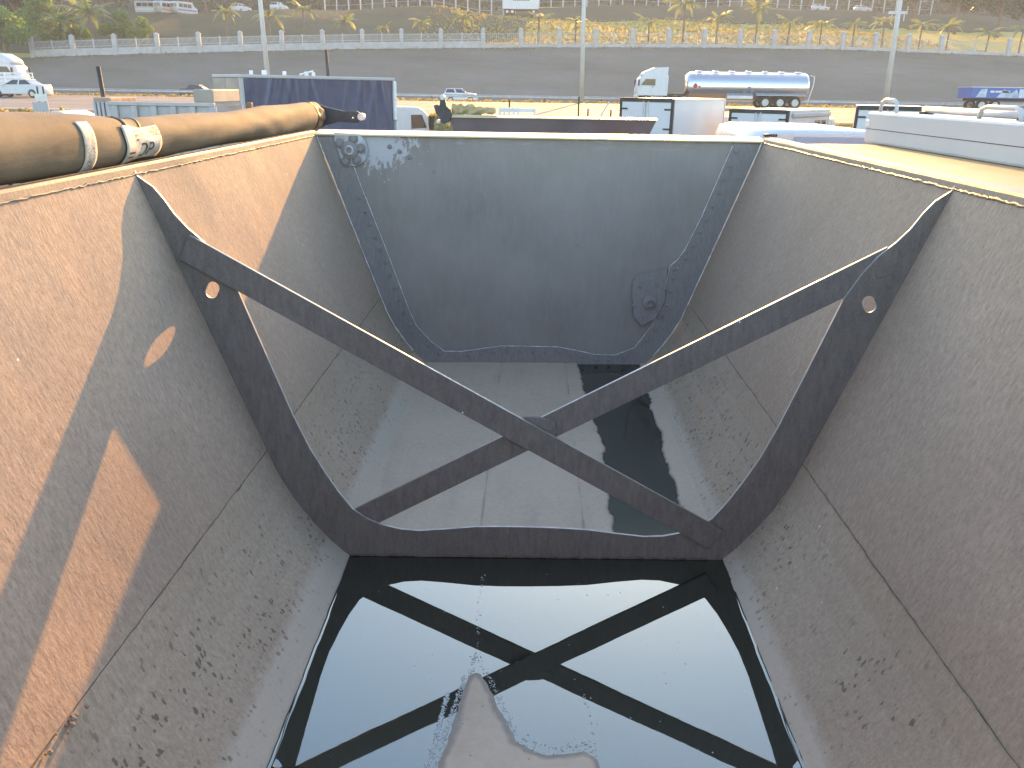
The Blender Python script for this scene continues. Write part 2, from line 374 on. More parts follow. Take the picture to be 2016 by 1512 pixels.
PUD = [(at_w(x, y).x, at_w(x, y).y) for x, y in ((1140, 728), (1152, 765), (1163, 800), (1170, 835), (1184, 860), (1190, 890), (1192, 950), (1200, 1000), (1212, 1052))] + [(0.32, 2.2), (0.66, 2.2)] + [(at_w(x, y).x, at_w(x, y).y) for x, y in ((1352, 1040), (1335, 985), (1316, 920), (1296, 850), (1272, 770))] + [(0.64, 4.7), (0.27, 4.7)]
xs = np.linspace(-0.69, 0.70, 112); ys = np.concatenate([np.linspace(YN, 1.2, 60)[:-1], np.linspace(1.2, 2.4, 140)[:-1], np.linspace(2.4, YE, 150)])
GX, GY = np.meshgrid(xs, ys); P2 = np.stack([GX.ravel(), GY.ravel()], 1)
def wav(P, seed, sc):
    r = np.random.RandomState(seed); o = np.zeros(len(P))
    for i in range(14): k = r.normal(0, sc, 2); o += np.sin(P @ k + r.uniform(0, 6.28)) / 14 ** 0.5
    return o
jit = 0.006 * wav(P2, 1, 28) + 0.003 * wav(P2, 2, 90)
di = sdf(P2, ISL) + jit * 0.6; dp = sdf(P2, PUD) + jit
near = P2[:, 1] < YB
lev = np.where(near, -0.009 + 0.0, 0.006)
lev = np.where(near, np.interp(di, [-0.03, 0.0, 0.015, 0.05], [0.008, 0.0036, 0.0, -0.009]), lev)
lev = np.where(~near, 0.007 - 0.019 * np.clip((0.012 - dp) / 0.03, 0, 1), lev)
lev += 0.0009 * wav(P2, 3, 9) * np.where(near, 0.6, 1) + 0.0003 * wav(P2, 4, 60)
# shallow press lines that run the length of the floor
for xc in (-0.19, 0.20): lev -= 0.0035 * np.exp(-((P2[:, 0] - xc) / 0.008) ** 2) * (~near)
FZ = WATER + LEAN * P2[:, 0] + lev
nx, ny = len(xs), len(ys)
me = bpy.data.meshes.new('floor_plate')
me.from_pydata([(float(a), float(b), float(c)) for (a, b), c in zip(P2, FZ)], [], [(j * nx + i, j * nx + i + 1, (j + 1) * nx + i + 1, (j + 1) * nx + i) for j in range(ny - 1) for i in range(nx - 1)])
link_mesh('floor_plate', me, M_floor, trailer, True)

# end walls
def end_loop(ins=0.0):
    r = [(x - ins, z) for x, z in PROF]; return [(-x, z) for x, z in r] + [(x, z) for x, z in reversed(r)]
loop = end_loop(0.001); loop[0] = (-1.2225, RIM + 0.012); loop[-1] = (1.2225, RIM + 0.012)
o = link_mesh('end_wall', plate_mesh('end_wall', [loop], YE + 0.006, 0.008), M_end, trailer)
link_mesh('end_wall', plate_mesh('end_wall', [loop], YN - 0.006, 0.008), M_flange, trailer)
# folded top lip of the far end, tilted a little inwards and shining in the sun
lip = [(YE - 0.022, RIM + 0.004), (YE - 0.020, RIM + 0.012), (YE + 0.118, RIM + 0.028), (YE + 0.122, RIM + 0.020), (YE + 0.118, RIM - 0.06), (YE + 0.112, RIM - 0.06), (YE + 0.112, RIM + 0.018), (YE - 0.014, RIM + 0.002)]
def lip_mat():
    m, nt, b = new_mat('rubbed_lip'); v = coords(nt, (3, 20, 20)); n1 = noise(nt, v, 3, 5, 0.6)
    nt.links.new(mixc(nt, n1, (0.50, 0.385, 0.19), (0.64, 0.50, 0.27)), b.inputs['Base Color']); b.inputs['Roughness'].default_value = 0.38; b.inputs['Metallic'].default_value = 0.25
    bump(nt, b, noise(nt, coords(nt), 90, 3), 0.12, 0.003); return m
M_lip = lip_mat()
MB().prism(lip, 'x', -1.235, 1.235).build('end_lip', M_lip, trailer)

# bolted border flange on the far end wall
def eat(px, py): p = at(px, py, YE); return (p.x, p.z)
inner = [eat(*q) for q in ((676, 268), (709, 359), (757, 480), (805, 607), (820, 640), (848, 670), (874, 690), (907, 691), (987, 680), (1063, 681), (1100, 682), (1173, 697), (1212, 698), (1249, 683), (1285, 637), (1305, 590), (1318, 523), (1331, 513), (1348, 491), (1381, 425), (1444, 281))]
outer = [(x * 0.994, z + 0.004) for x, z in end_loop(0.0)]; outer[0] = (-1.212, RIM - 0.006); outer[-1] = (1.212, RIM - 0.006)
fl = link_mesh('border_flange', plate_mesh('border_flange', [outer + list(reversed(inner))], YE - 0.004, 0.009), M_flange, trailer)
rr = random.Random(5); path = []; rs = []
for a, b in zip(inner[:-1], inner[1:]):
    L = math.dist(a, b); n = max(1, int(L / 0.015))
    for i in range(n): t = i / n; path.append((a[0] + (b[0] - a[0]) * t, YE - 0.0095 + rr.uniform(-.001, .001), a[1] + (b[1] - a[1]) * t + rr.uniform(-.0008, .0008))); rs.append(rr.uniform(0.0012, 0.0028))
MB().tube(path, rs, 5).build('flange_weld', M_edge, fl, True)
def bolt_mesh(r=0.009, h=0.009):
    mb = MB(); mb.lathe([(0.0, r * 1.5), (-0.003, r * 1.5)], (0, 0, 0), 'y', 12); mb.lathe([(-0.003, r), (-h, r), (-h - 0.002, r * 0.8)], (0, 0, 0), 'y', 6)
    o = mb.build('bolt', M_flange); me = o.data; bpy.data.objects.remove(o); return me
BOLT = bolt_mesh(); BOLT_BIG = bolt_mesh(0.019, 0.016)
def bolt(x, z, parent, me=BOLT, y=None):
    o = link_mesh('bolt', me, None, parent); o.location = (x, (YE - 0.009) if y is None else y, z); return o
acc = 0.0; last = inner[1]
for a, b in zip(inner[1:-1], inner[2:]):
    L = math.dist(a, b); d = ((b[0] - a[0]) / L, (b[1] - a[1]) / L); nrm = (d[1], -d[0])
    t = 0.078 - acc
    while t < L:
        bolt(a[0] + d[0] * t + nrm[0] * 0.032, a[1] + d[1] * t + nrm[1] * 0.032, fl); t += 0.078
    acc = L - (t - 0.078)
# pivot plates: one high on the left, one low on the right
def pivot(px, py, outline, parent, mat, big):
    x, z = eat(px, py); e = link_mesh('pivot_plate', plate_mesh('pivot_plate', [[eat(*q) for q in outline]], YE - 0.013, 0.008, 0.002), mat, parent)
    mb = MB(); r = 0.050 if big else 0.044
    mb.lathe([(YE - 0.017, r), (YE - 0.030, r * 0.95), (YE - 0.036, r * 0.62), (YE - 0.036, r * 0.58)], (x, 0, z), 'y', 20); mb.build('boss', M_flange, e, False)
    mb = MB(); ro, ri = r * 0.56, r * 0.30; n = 14; vs_ = []
    for yy in (YE - 0.036, YE - 0.044):
        for q in (ro, ri):
            for k in range(n): w = 2 * math.pi * k / n; vs_.append((x + math.cos(w) * q, yy, z + math.sin(w) * q))
    fs = []
    for k in range(n):
        k2 = (k + 1) % n; fs += [(k, k2, 2 * n + k2, 2 * n + k), (2 * n + k, 2 * n + k2, 3 * n + k2, 3 * n + k), (n + k, n + k2, 3 * n + k2, 3 * n + k)]
    mb.add(vs_, fs); mb.build('pin_sleeve', M_end, e, True)
    return x, z, e
M_prime = simple('pale_primer', (0.42, 0.435, 0.445), 0.55, 0.1, 0.45, 26, bmp=0.2, stretch=(1, 1, 0.5), dirt=((0.2, 0.185, 0.175), 0.9))
tl = [(660, 262), (708, 264), (719, 275), (725, 292), (722, 312), (712, 322), (700, 326), (683, 325), (675, 316), (666, 296), (660, 275)]
x, z, e = pivot(690, 295, tl, trailer, M_prime, True)
for ux, uy in ((697, 273), (671, 282), (712, 292), (704, 315), (683, 317)):
    a = eat(ux, uy); bolt(a[0], a[1], e, BOLT_BIG, YE - 0.017)
br = [(1244, 565), (1248, 549), (1262, 538), (1284, 537), (1312, 527), (1308, 590), (1290, 625), (1262, 640), (1247, 620)]
x, z, e = pivot(1278, 594, br, trailer, M_flange, False)
for ux, uy in ((1291, 560), (1259, 563), (1308, 568), (1302, 618), (1265, 622), (1247, 600)):
    a = eat(ux, uy); bolt(a[0], a[1], e, BOLT, YE - 0.017)
BOLT_S = bolt_mesh(0.007, 0.003)
for ux, uy in ((767, 289), (787, 299), (807, 310)):
    a = eat(ux, uy); bolt(a[0], a[1], trailer, BOLT, YE + 0.002)
for ux, uy in ((855, 338), (951, 384), (1045, 434), (1139, 483), (1230, 531)):
    a = eat(ux, uy); bolt(a[0], a[1], trailer, BOLT_S, YE + 0.002)

# cross-braced frame half way down the trough
arm_in = [(1.222, ZC - 0.268), (1.178, ZC - 0.300), (1.150, ZC - 0.336), (1.122, ZC - 0.382), (1.085, ZC - 0.425), (1.040, ZC - 0.466), (1.000, ZC - 0.520), (0.955, ZC - 0.602), (0.884, ZC - 0.815), (0.808, ZC - 1.040), (0.760, ZC - 1.160), (0.713, ZC - 1.251), (0.672, ZC - 1.322), (0.626, ZC - 1.388), (0.578, ZC - 1.425), (0.530, ZC - 1.447), (0.46, ZC - 1.464), (0.395, ZC - 1.468), (0.30, ZC - 1.459), (0.20, ZC - 1.447), (0.10, ZC - 1.443), (0.0, ZC - 1.442)]
arm_out = [(x - 0.001, z) for x, z in PROF[:7]] + [(0.642, FLOOR - 0.01)]
half_r = arm_out; ring = [(-x, z) for x, z in arm_out] + [(x, z) for x, z in reversed(arm_out)] + arm_in + [(-x, z) for x, z in reversed(arm_in[:-1])]
def slot(cx_, cz_, L, r, ang, n=9):
    pts = []
    for sgn in (1, -1):
        for k in range(n): w = -math.pi / 2 + math.pi * k / (n - 1); px, pz = sgn * (L / 2 + r * math.cos(w)), sgn * r * math.sin(w); pts.append((cx_ + px * math.cos(ang) - pz * math.sin(ang), cz_ + px * math.sin(ang) + pz * math.cos(ang)))
    return pts
holes = [slot(-1.030, ZC - 0.616, 0.018, 0.0205, rad(62)), slot(1.034, ZC - 0.617, 0.018, 0.0205, rad(118))]
fr = link_mesh('brace_frame', plate_mesh('brace_frame', [ring] + holes, YB, 0.009, 0.001), M_brace, trailer)
M_lit_edge = simple('sunlit_plate_edge', (0.50, 0.47, 0.42), 0.45, 0.2, 0.3, 25)  # sunlight on the plate edges, put into a pale colour
def light_edges(o):
    o.data.materials.append(M_lit_edge)
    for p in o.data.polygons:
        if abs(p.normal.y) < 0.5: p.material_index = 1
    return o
light_edges(fr)
def bar(p, q, w, y, th, name, parent):
    p, q = Vector((p[0], 0, p[1])), Vector((q[0], 0, q[1])); t = (q - p).normalized(); n = Vector((-t.z, 0, t.x))
    pts = [p + n * w / 2, q + n * w / 2, q - n * w / 2, p - n * w / 2]
    return light_edges(link_mesh(name, plate_mesh(name, [[(a.x, a.z) for a in pts]], y, th, 0.0012), M_brace, parent))
bar((-1.097, ZC - 0.479), (0.640, ZC - 1.462), 0.083, YB - 0.0125, 0.011, 'diagonal_bar', trailer)
bar((1.086, ZC - 0.478), (-0.600, ZC - 1.432), 0.083, YB + 0.0115, 0.011, 'diagonal_bar', trailer)
gus = []
for k in range(40):
    w = 2 * math.pi * k / 40; c_, s_ = math.cos(w), math.sin(w)
    r = 0.080 / (abs(math.cos(w)) ** 2.2 + (abs(math.sin(w)) * 1.75) ** 2.2) ** (1 / 2.2); gus.append((-0.006 + r * c_, ZC - 1.071 + r * s_))
g = link_mesh('gusset_plate', plate_mesh('gusset_plate', [gus], YB - 0.0002, 0.0085, 0.001), M_brace, trailer)
for dx, dz in ((0.056, 0.020),):
    mb = MB(); c_ = (-0.006 + dx, 0, ZC - 1.071 + dz)
    mb.lathe([(YB - 0.004, 0.022), (YB - 0.0075, 0.022), (YB - 0.0085, 0.018)], c_, 'y', 18); mb.build('bolt', M_brace, g)
emb = slot(1.066, ZC - 0.508, 0.030, 0.017, rad(28)); link_mesh('slot_cover', plate_mesh('slot_cover', [emb], YB - 0.0055, 0.003, 0.001), M_brace, fr)
# foot weld where the frame meets the floor
rr = random.Random(11); path = []; rs = []
x = -0.64
while x < 0.64: path.append((x, YB - 0.008, WZ(x) + 0.004 + rr.uniform(-.001, .001))); rs.append(rr.uniform(0.003, 0.005)); x += 0.02
MB().tube(path, rs, 6).build('foot_weld', M_bead_dark, fr, True)

# chassis under the trough
M_chassis = simple('chassis_black', (0.035, 0.034, 0.033), 0.6, 0.2, 0.3, 8)
M_tyre = simple('tyre_rubber', (0.022, 0.021, 0.020), 0.85, 0, 0.3, 20)
M_rimw = simple('wheel_steel', (0.45, 0.44, 0.42), 0.45, 0.6, 0.2, 10)
def wheel_meshes(r, w):
    a = MB().lathe([(-w / 2, r * 0.62), (-w / 2, r * 0.93), (-w * 0.36, r), (w * 0.36, r), (w / 2, r * 0.93), (w / 2, r * 0.62)], (0, 0, 0), 'x', 28).build('tyre', M_tyre, None, False)
    b = MB().lathe([(-w / 2 - 0.004, r * 0.60), (-w * 0.40, r * 0.55), (-w * 0.30, r * 0.30), (-w * 0.42, r * 0.22), (-w * 0.42, r * 0.05), (w * 0.42, r * 0.05), (w * 0.42, r * 0.22), (w * 0.30, r * 0.30), (w * 0.40, r * 0.55), (w / 2 + 0.004, r * 0.60)], (0, 0, 0), 'x', 24).build('rim', M_rimw, None, False)
    ms = (a.data, b.data); bpy.data.objects.remove(a); bpy.data.objects.remove(b); return ms
WH_T = wheel_meshes(0.50, 0.30); WH_C = wheel_meshes(0.32, 0.21); WH_V = wheel_meshes(0.38, 0.23)
def wheel(loc, ms, parent, name='wheel', rz=0.0):
    t = link_mesh(name, ms[0], None, parent); t.location = loc; t.rotation_euler = (0, 0, rz)
    r = link_mesh('rim', ms[1], None, t); return t
for s in (-1, 1):
    MB().bbox(s * 0.40 - 0.06, s * 0.40 + 0.06, YN, YE, 1.02, 1.34, 0.012).build('chassis_beam', M_chassis, trailer)
for yy in (0.1, 1.9, 3.7):
    MB().box(-0.55, 0.55, yy - 0.05, yy + 0.05, 1.343, 1.702).build('cradle_beam', M_chassis, trailer)
for yy in (-0.1, 1.25):
    MB().tube([(-0.95, yy, 0.5), (0.95, yy, 0.5)], 0.065, 10).build('axle', M_chassis, trailer)
    for s in (-1, 1): wheel((s * 0.95, yy, 0.502), WH_T, trailer); MB().box(s * 0.40 - 0.05, s * 0.40 + 0.05, yy - 0.1, yy + 0.1, 0.50, 1.018).build('spring_hanger', M_chassis, trailer)
for s in (-1, 1): MB().box(s * 0.40 - 0.07, s * 0.40 + 0.07, 4.1, 4.24, 0.0, 1.018).build('landing_leg', M_chassis, trailer)

# standing water
def water_mat():
    m, nt, b = new_mat('murky_water')
    v = coords(nt); n1 = noise(nt, v, 3, 3)
    nt.links.new(mixc(nt, n1, (0.016, 0.018, 0.013), (0.026, 0.026, 0.019)), b.inputs['Base Color'])
    b.inputs['Roughness'].default_value = 0.015; b.inputs['IOR'].default_value = 2.4; b.inputs['Specular IOR Level'].default_value = 0.5; b.inputs['Specular Tint'].default_value = (0.90, 1.0, 0.95, 1)
    bump(nt, b, noise(nt, v, 11, 2), 0.006, 0.01); return m
M_water = water_mat(); M_water2 = water_mat(); M_water2.name = 'silty_water'; M_water2.node_tree.nodes['Principled BSDF'].inputs['Roughness'].default_value = 0.09
def pool(name, x0, x1, y0, y1, label, men):
    n = 90; mb = MB()
    cols = [x0, x0 + 0.0018, x0 + 0.0045, x0 + 0.009, x0 + 0.012] if men else [x0]
    hs = [0.0040, 0.0018, 0.0005, 0.0, 0.0] if men else [0]
    cols += [x1 - 0.012, x1 - 0.009, x1 - 0.0045, x1 - 0.0018, x1]; hs += [0.0, 0.0, 0.0005, 0.0018, 0.0040]
    for j in range(n + 1):
        y = y0 + (y1 - y0) * j / n; w = 0.0012 * math.sin(j * 0.9) + 0.0008 * math.sin(j * 2.3)
        for c, h in zip(cols, hs): mb.v.append((c + (w if abs(c) > 0.6 else 0), y, WZ(c) + h))
    k = len(cols)
    mb.f = [(j * k + i, j * k + i + 1, (j + 1) * k + i + 1, (j + 1) * k + i) for j in range(n) for i in range(k - 1)]; mb.m = [0] * len(mb.f)
    o = mb.build(name, M_water if men else M_water2, None, True, fix=False); return tag(o, label, 'water')
pool('water_pool', -0.641, 0.676, YN + 0.004, YB - 0.0065, 'still dark pool mirroring the sky in front of the brace', True)
pool('water_puddle', 0.20, 0.676, YB + 0.0065, YE - 0.012, 'narrow dark puddle along the right side behind the brace', False)

# scum and bubbles that drift on the pool
def wz(px, py): p = at_w(px, py); return (p.x, p.y)
rr = random.Random(21); mb = MB()
def bub(x, y, r):
    mb.lathe([(-r * 0.2, r * 0.95), (r * 0.15, r), (r * 0.6, r * 0.72), (r * 0.85, r * 0.3)], (x, y, WZ(x)), 'z', 7)
def drift(pts, n, spread, r0, r1):
    P = [Vector((*wz(*p), 0)) for p in pts]; L = [0]
    for a, b in zip(P[:-1], P[1:]): L.append(L[-1] + (b - a).length)
    for i in range(n):
        t = rr.random() * L[-1]
        for k in range(len(P) - 1):
            if L[k] <= t <= L[k + 1]: q = P[k].lerp(P[k + 1], (t - L[k]) / (L[k + 1] - L[k])); break
        bub(q.x + rr.gauss(0, spread), q.y + rr.gauss(0, spread), r0 + (r1 - r0) * rr.random() ** 3)
drift([(952, 1130), (945, 1170), (942, 1240), (938, 1290)], 70, 0.004, 0.0007, 0.0026)
drift([(938, 1285), (928, 1320), (905, 1370), (880, 1440), (850, 1512)], 330, 0.006, 0.0007, 0.003)
drift([(938, 1285), (960, 1330), (985, 1380), (1000, 1420), (1020, 1450)], 240, 0.0055, 0.0007, 0.0028)
drift([(1020, 1450), (1060, 1470), (1100, 1474), (1160, 1460), (1172, 1500)], 170, 0.010, 0.0008, 0.0036)
drift([(882, 1365), (872, 1400), (860, 1450), (842, 1512)], 520, 0.0035, 0.0010, 0.0042)
drift([(915, 1330), (895, 1385), (878, 1440), (858, 1512)], 300, 0.003, 0.0008, 0.0030)
drift([(1150, 1368), (1165, 1420), (1172, 1470)], 30, 0.008, 0.0008, 0.003)
for i in range(60): bub(rr.uniform(-0.55, 0.6), rr.uniform(1.5, 2.4), rr.uniform(0.0007, 0.0022))
M_foam = simple('foam', (0.48, 0.52, 0.50), 0.12, 0, 0.3, 60, spec=0.8)
o = mb.build('foam_bubbles', M_foam, None, True); tag(o, 'trails of pale bubbles and scum on the near pool', 'foam', kind='stuff')
# ------------------------------------------------------------------ rolled tarpaulin on the left rail
M_tarp = None
def tarp_mat():
    m, nt, b = new_mat('brown_tarpaulin'); v = coords(nt)
    n1 = noise(nt, v, 5, 5, 0.6); n2 = noise(nt, coords(nt, (60, 12, 60)), 1, 4, 0.6); n3 = noise(nt, v, 240, 2, 0.6)
    c = mixc(nt, ramp(nt, n1, [(0.3, 0), (0.7, 1)]), (0.155, 0.124, 0.086), (0.245, 0.196, 0.132))
    c = mixc(nt, ramp(nt, n2, [(0.5, 0), (0.75, 0.45)]), c, (0.26, 0.205, 0.135)); c = mixc(nt, ramp(nt, n3, [(0.4, 0), (0.8, 0.35)]), c, (0.14, 0.10, 0.06))
    nt.links.new(c, b.inputs['Base Color']); b.inputs['Roughness'].default_value = 0.8; b.inputs['Specular IOR Level'].default_value = 0.15
    h = mth(nt, 'ADD', mth(nt, 'MULTIPLY', n3, 0.3), n2); bump(nt, b, h, 0.35, 0.004); return m
M_tarp = tarp_mat()
XR = -1.372
tarp = empty('tarpaulin_roll', (0, 0, 0), 0, 'long brown rolled tarpaulin lying on the left rail of the trough', 'tarpaulin')
def roll_r(y):
    r = 0.0735 + 0.013 * max(0, min(1, (2.72 - y) / 0.5)) + 0.004 * max(0, min(1, (y - 4) / 1))
    r *= 1 - 0.12 * math.exp(-((y - 2.74) / 0.10) ** 2) - 0.10 * math.exp(-((y - 5.02) / 0.035) ** 2)
    return r + 0.0036 * math.sin(y * 3.1) + 0.0022 * math.sin(y * 7.7 + 1)
def roll_c(y): return Vector((XR + 0.006 * math.sin(y * 1.3), y, RIM + 0.0775 + 0.003 * math.sin(y * 2.1 + 0.6) + 0.019 * max(0, min(1.6, (2.72 - y) / 0.5)) + 0.008 * max(0, min(1, (y - 4) / 1))))
def roll_p(y, w, dr=0.0):
    """point on the roll; w measured from +X (towards the trough) upwards"""
    r = roll_r(y) + 0.0032 * math.sin(2 * w + y * 2.3) + 0.0016 * math.sin(5 * w - y * 6) + 0.0012 * math.sin(4 * w + y * 21) * (0.5 + 0.5 * math.sin(y * 5)) + 0.0012 * math.exp(-((y - 2.74) / 0.16) ** 2) * math.sin(7 * w + 30 * y) + (0.005 * math.sin(9 * w + 14 * y) * math.exp(-((y - 5.10) / 0.10) ** 2))
    c = roll_c(y); return Vector((c.x + (r + dr) * math.cos(w), y, c.z + (r + dr) * math.sin(w)))
Y0T, Y1T = 0.2, 5.20
mb = MB(); NY, NW = 260, 48
for j in range(NY + 1):
    y = Y0T + (Y1T - Y0T) * j / NY
    for k in range(NW): mb.v.append(tuple(roll_p(y, 2 * math.pi * k / NW, -0.012 * max(0, (y - 5.10) / 0.1) ** 2)))
mb.f = [(j * NW + k, j * NW + (k + 1) % NW, (j + 1) * NW + (k + 1) % NW, (j + 1) * NW + k) for j in range(NY) for k in range(NW)]; mb.m = [0] * len(mb.f)
mb.f += [tuple(range(NW))[::-1], tuple(NY * NW + k for k in range(NW))]; mb.m += [0, 0]
mb.build('rolled_sheet', M_tarp, tarp, True)
# spiral lap of the sheet and straps
def roll_band(name, y0, y1, w0, w1, dr, mat, parent, ny=10, nw=24, skew=0.0, th=0.0015):
    mb = MB()
    for lay in (dr, dr - th):
        for j in range(ny + 1):
            for k in range(nw + 1):
                w = w0 + (w1 - w0) * k / nw; y = y0 + (y1 - y0) * j / ny + skew * (k / nw - 0.5); mb.v.append(tuple(roll_p(y, w, lay)))
    K = nw + 1; S = (ny + 1) * K
    for j in range(ny):
        for k in range(nw): a = j * K + k; mb.f += [(a, a + 1, a + K + 1, a + K), (S + a, S + a + K, S + a + K + 1, S + a + 1)]
    for j in range(ny):
        for k in (0, nw): a = j * K + k; mb.f.append((a, a + K, S + a + K, S + a))
    for k in range(nw):
        for j in (0, ny): a = j * K + k; mb.f.append((a, a + 1, S + a + 1, S + a))
    mb.m = [0] * len(mb.f); return mb.build(name, mat, parent, True)
M_strap = simple('dark_strap', (0.045, 0.038, 0.03), 0.6, 0, 0.3, 30)
roll_band('strap', 4.985, 5.035, -2.6, 3.6, 0.004, M_strap, tarp, 3, 60, 0.05)
roll_band('sheet_lap', 2.66, 2.80, 0.35, 2.9, 0.003, M_tarp, tarp, 8, 40, 0.10)
roll_band('cord', 2.655, 2.661, -0.2, 2.9, 0.0055, M_strap, tarp, 1, 40, 0.10)
roll_band('cord', 2.79, 2.796, 0.5, 2.9, 0.0055, M_strap, tarp, 1, 40, 0.10)
# stickers
M_paper = simple('weathered_sticker', (0.56, 0.53, 0.45), 0.6, 0, 0.3, 40, dirt=((0.33, 0.29, 0.22), 0.8))
M_ink = simple('black_print', (0.035, 0.034, 0.034), 0.6); M_red = simple('red_print', (0.50, 0.045, 0.04), 0.5)
M_grey = simple('grey_print', (0.16, 0.155, 0.15), 0.6)
s1 = roll_band('sticker', 2.335, 2.40, -1.05, 0.80, 0.0035, M_paper, tarp, 6, 30)
s2 = roll_band('sticker', 2.585, 2.855, -0.85, 0.66, 0.0060, M_paper, tarp, 14, 30)
def on_roll(name, polys, mat, parent, yc, wc, dr):
    """flat shapes (along, up) in metres wrapped on the roll"""
    mb = MB()
    for p in polys:
        b = len(mb.v); mb.v += [tuple(roll_p(yc + u, wc + v / roll_r(yc + u), dr)) for u, v in p]; mb.f.append(tuple(range(b, b + len(p)))); mb.m.append(0)
    return mb.build(name, mat, parent)
rr = random.Random(9); st = []
for i in range(90):
    u, v = rr.uniform(-0.022, 0.022), rr.uniform(-0.075, 0.075); a = rr.uniform(-1.2, 1.2); L = rr.uniform(0.004, 0.012); w = 0.0012
    dx, dy = math.cos(a) * L, math.sin(a) * L; st.append([(u, v), (u + dx, v + dy), (u + dx - w, v + dy + w), (u - w, v + w)])
on_roll('print_marks', st, M_ink, s1, 2.3675, 0.0, 0.0045)['kind'] = 'stuff'
def word(body, size, mat, parent, u0, v0, yc, wc, dr, sl=0.0):
    me = text_mesh(body, size)
    for v in me.vertices:
        x, y, _ = v.co; v.co = roll_p(yc + u0 + x + sl * y, wc + (v0 + y) / 0.078, dr)
    return link_mesh('lettering', me, mat, parent)
YC2, WC2, DR2 = 2.72, -0.09, 0.0072
word('N21605', 0.044, M_ink, s2, 0.068, 0.038, YC2, WC2, DR2)
word('DP', 0.074, M_ink, s2, 0.030, -0.022, YC2, WC2, DR2)
on_roll('red_slash', [[(-0.062, -0.052), (-0.040, -0.052), (-0.010, -0.012), (-0.006, 0.020), (-0.032, 0.004)]], M_red, s2, YC2, WC2, DR2)
for u, v, L, h in ((-0.055, 0.036, 0.055, 0.007), (-0.052, 0.024, 0.058, 0.007), (-0.048, 0.012, 0.018, 0.006), (-0.115, -0.024, 0.050, 0.006), (-0.112, -0.038, 0.045, 0.005), (0.122, 0.0, 0.004, 0.014)):
    on_roll('print_bar', [[(u, v), (u + L, v), (u + L, v + h), (u, v + h)]], M_ink, s2, YC2, WC2, DR2)
# crank arm at the far end
def arm_shape(parent, M):
    prof = [(0, 0.062), (0.055, 0.045), (0.16, 0.024), (0.235, 0.026), (0.262, 0.012), (0.262, -0.026), (0.235, -0.042), (0.12, -0.036), (0.05, -0.055), (0, -0.075), (-0.03, -0.05), (-0.03, 0.04)]
    hole = [(0.215 + 0.011 * math.cos(k * math.pi / 5), -0.006 + 0.011 * math.sin(k * math.pi / 5)) for k in range(10)]
    me = plate_mesh('crank_arm', [prof, hole], 0, 0.012, 0.001); o = link_mesh('crank_arm', me, M, parent); return o
M_dark = simple('dark_plate', (0.045, 0.048, 0.052), 0.5, 0.2, 0.3, 15)
M_roller = simple('pale_roller', (0.62, 0.60, 0.52), 0.4, 0, 0.2, 20)
ca = arm_shape(tarp, M_dark); c5 = roll_c(5.2); ca.location = (c5.x + 0.02, 5.21, c5.z + 0.005)
mb = MB(); mb.lathe([(-0.02, 0.017), (-0.018, 0.022), (0.03, 0.022), (0.034, 0.014)], (0.262, -0.0, -0.006), 'y', 14); mb.build('roller', M_roller, ca)
MB().tube([(c5.x, 5.15, c5.z), (c5.x, 5.25, c5.z)], 0.03, 12).build('roll_core', M_dark, tarp)
p = at(491, 214, 4.1); q = at(491, 202, 4.1)
mb = MB(); mb.bbox(p.x - 0.012, p.x + 0.014, 4.09, 4.12, RIM + 0.02, q.z, 0.003); mb.build('rail_stop', simple('rusty_stop', (0.22, 0.13, 0.07), 0.7), trailer)

# ------------------------------------------------------------------ terrain, roads
CR = []
def YC(x): return 140 + 0.17 * max(-150, min(150, x))
for px, py in ((20, 116), (62, 112), (147, 109), (300, 105), (475, 100.5), (700, 96), (900, 94), (1100, 92.5), (1400, 93), (1650, 97), (1850, 104), (2000, 110)):
    Y = 140.0
    for _ in range(6): P = at(px, py, Y); Y = YC(P.x)
    CR.append((P.x, P.z))
def crest(x): return float(np.interp(x, [c[0] for c in CR], [c[1] for c in CR]))
def sst(a, b, x): t = max(0.0, min(1.0, (x - a) / (b - a))); return t * t * (3 - 2 * t)
def T(x, y):
    if y < 40: return 0.0
    if y < 47: return 1.75 * sst(40, 47, y)
    if y < 84: return 1.75 + 0.2 * (y - 47) / 37
    if y < 95: return 1.95 - 0.45 * (y - 84) / 11
    if y < 114.5: return 1.5
    yc = YC(x); zc = crest(x); yb = max(114.5, yc - 22)
    if y < yc: return 1.5 + (zc - 1.5) * max(0.0, y - yb) / (yc - yb)
    t = y - yc
    r = zc + 0.15 * min(t, 45) + 0.33 * max(0, min(t - 45, 14)) + 0.01 * max(0, t - 59) + 0.26 * max(0, min(t - 78, 60))
    l = zc + 0.10 * min(t, 9) + 0.31 * max(0, min(t - 9, 25)) + 0.01 * max(0, t - 34) + 0.26 * max(0, min(t - 62, 75))
    k = sst(-22, 8, x); h = l * (1 - k) + r * k
    return h + (0.25 * math.sin(x * 0.21 + y * 0.11) + 0.2 * math.sin(x * 0.083 - y * 0.17)) * sst(0, 15, t)
YS = [-90, -30, 0, 20, 39.9, 41, 42.5, 44, 45.5, 46.9, 60, 83.9, 88, 94.9, 100, 114.4] + [0] * 0
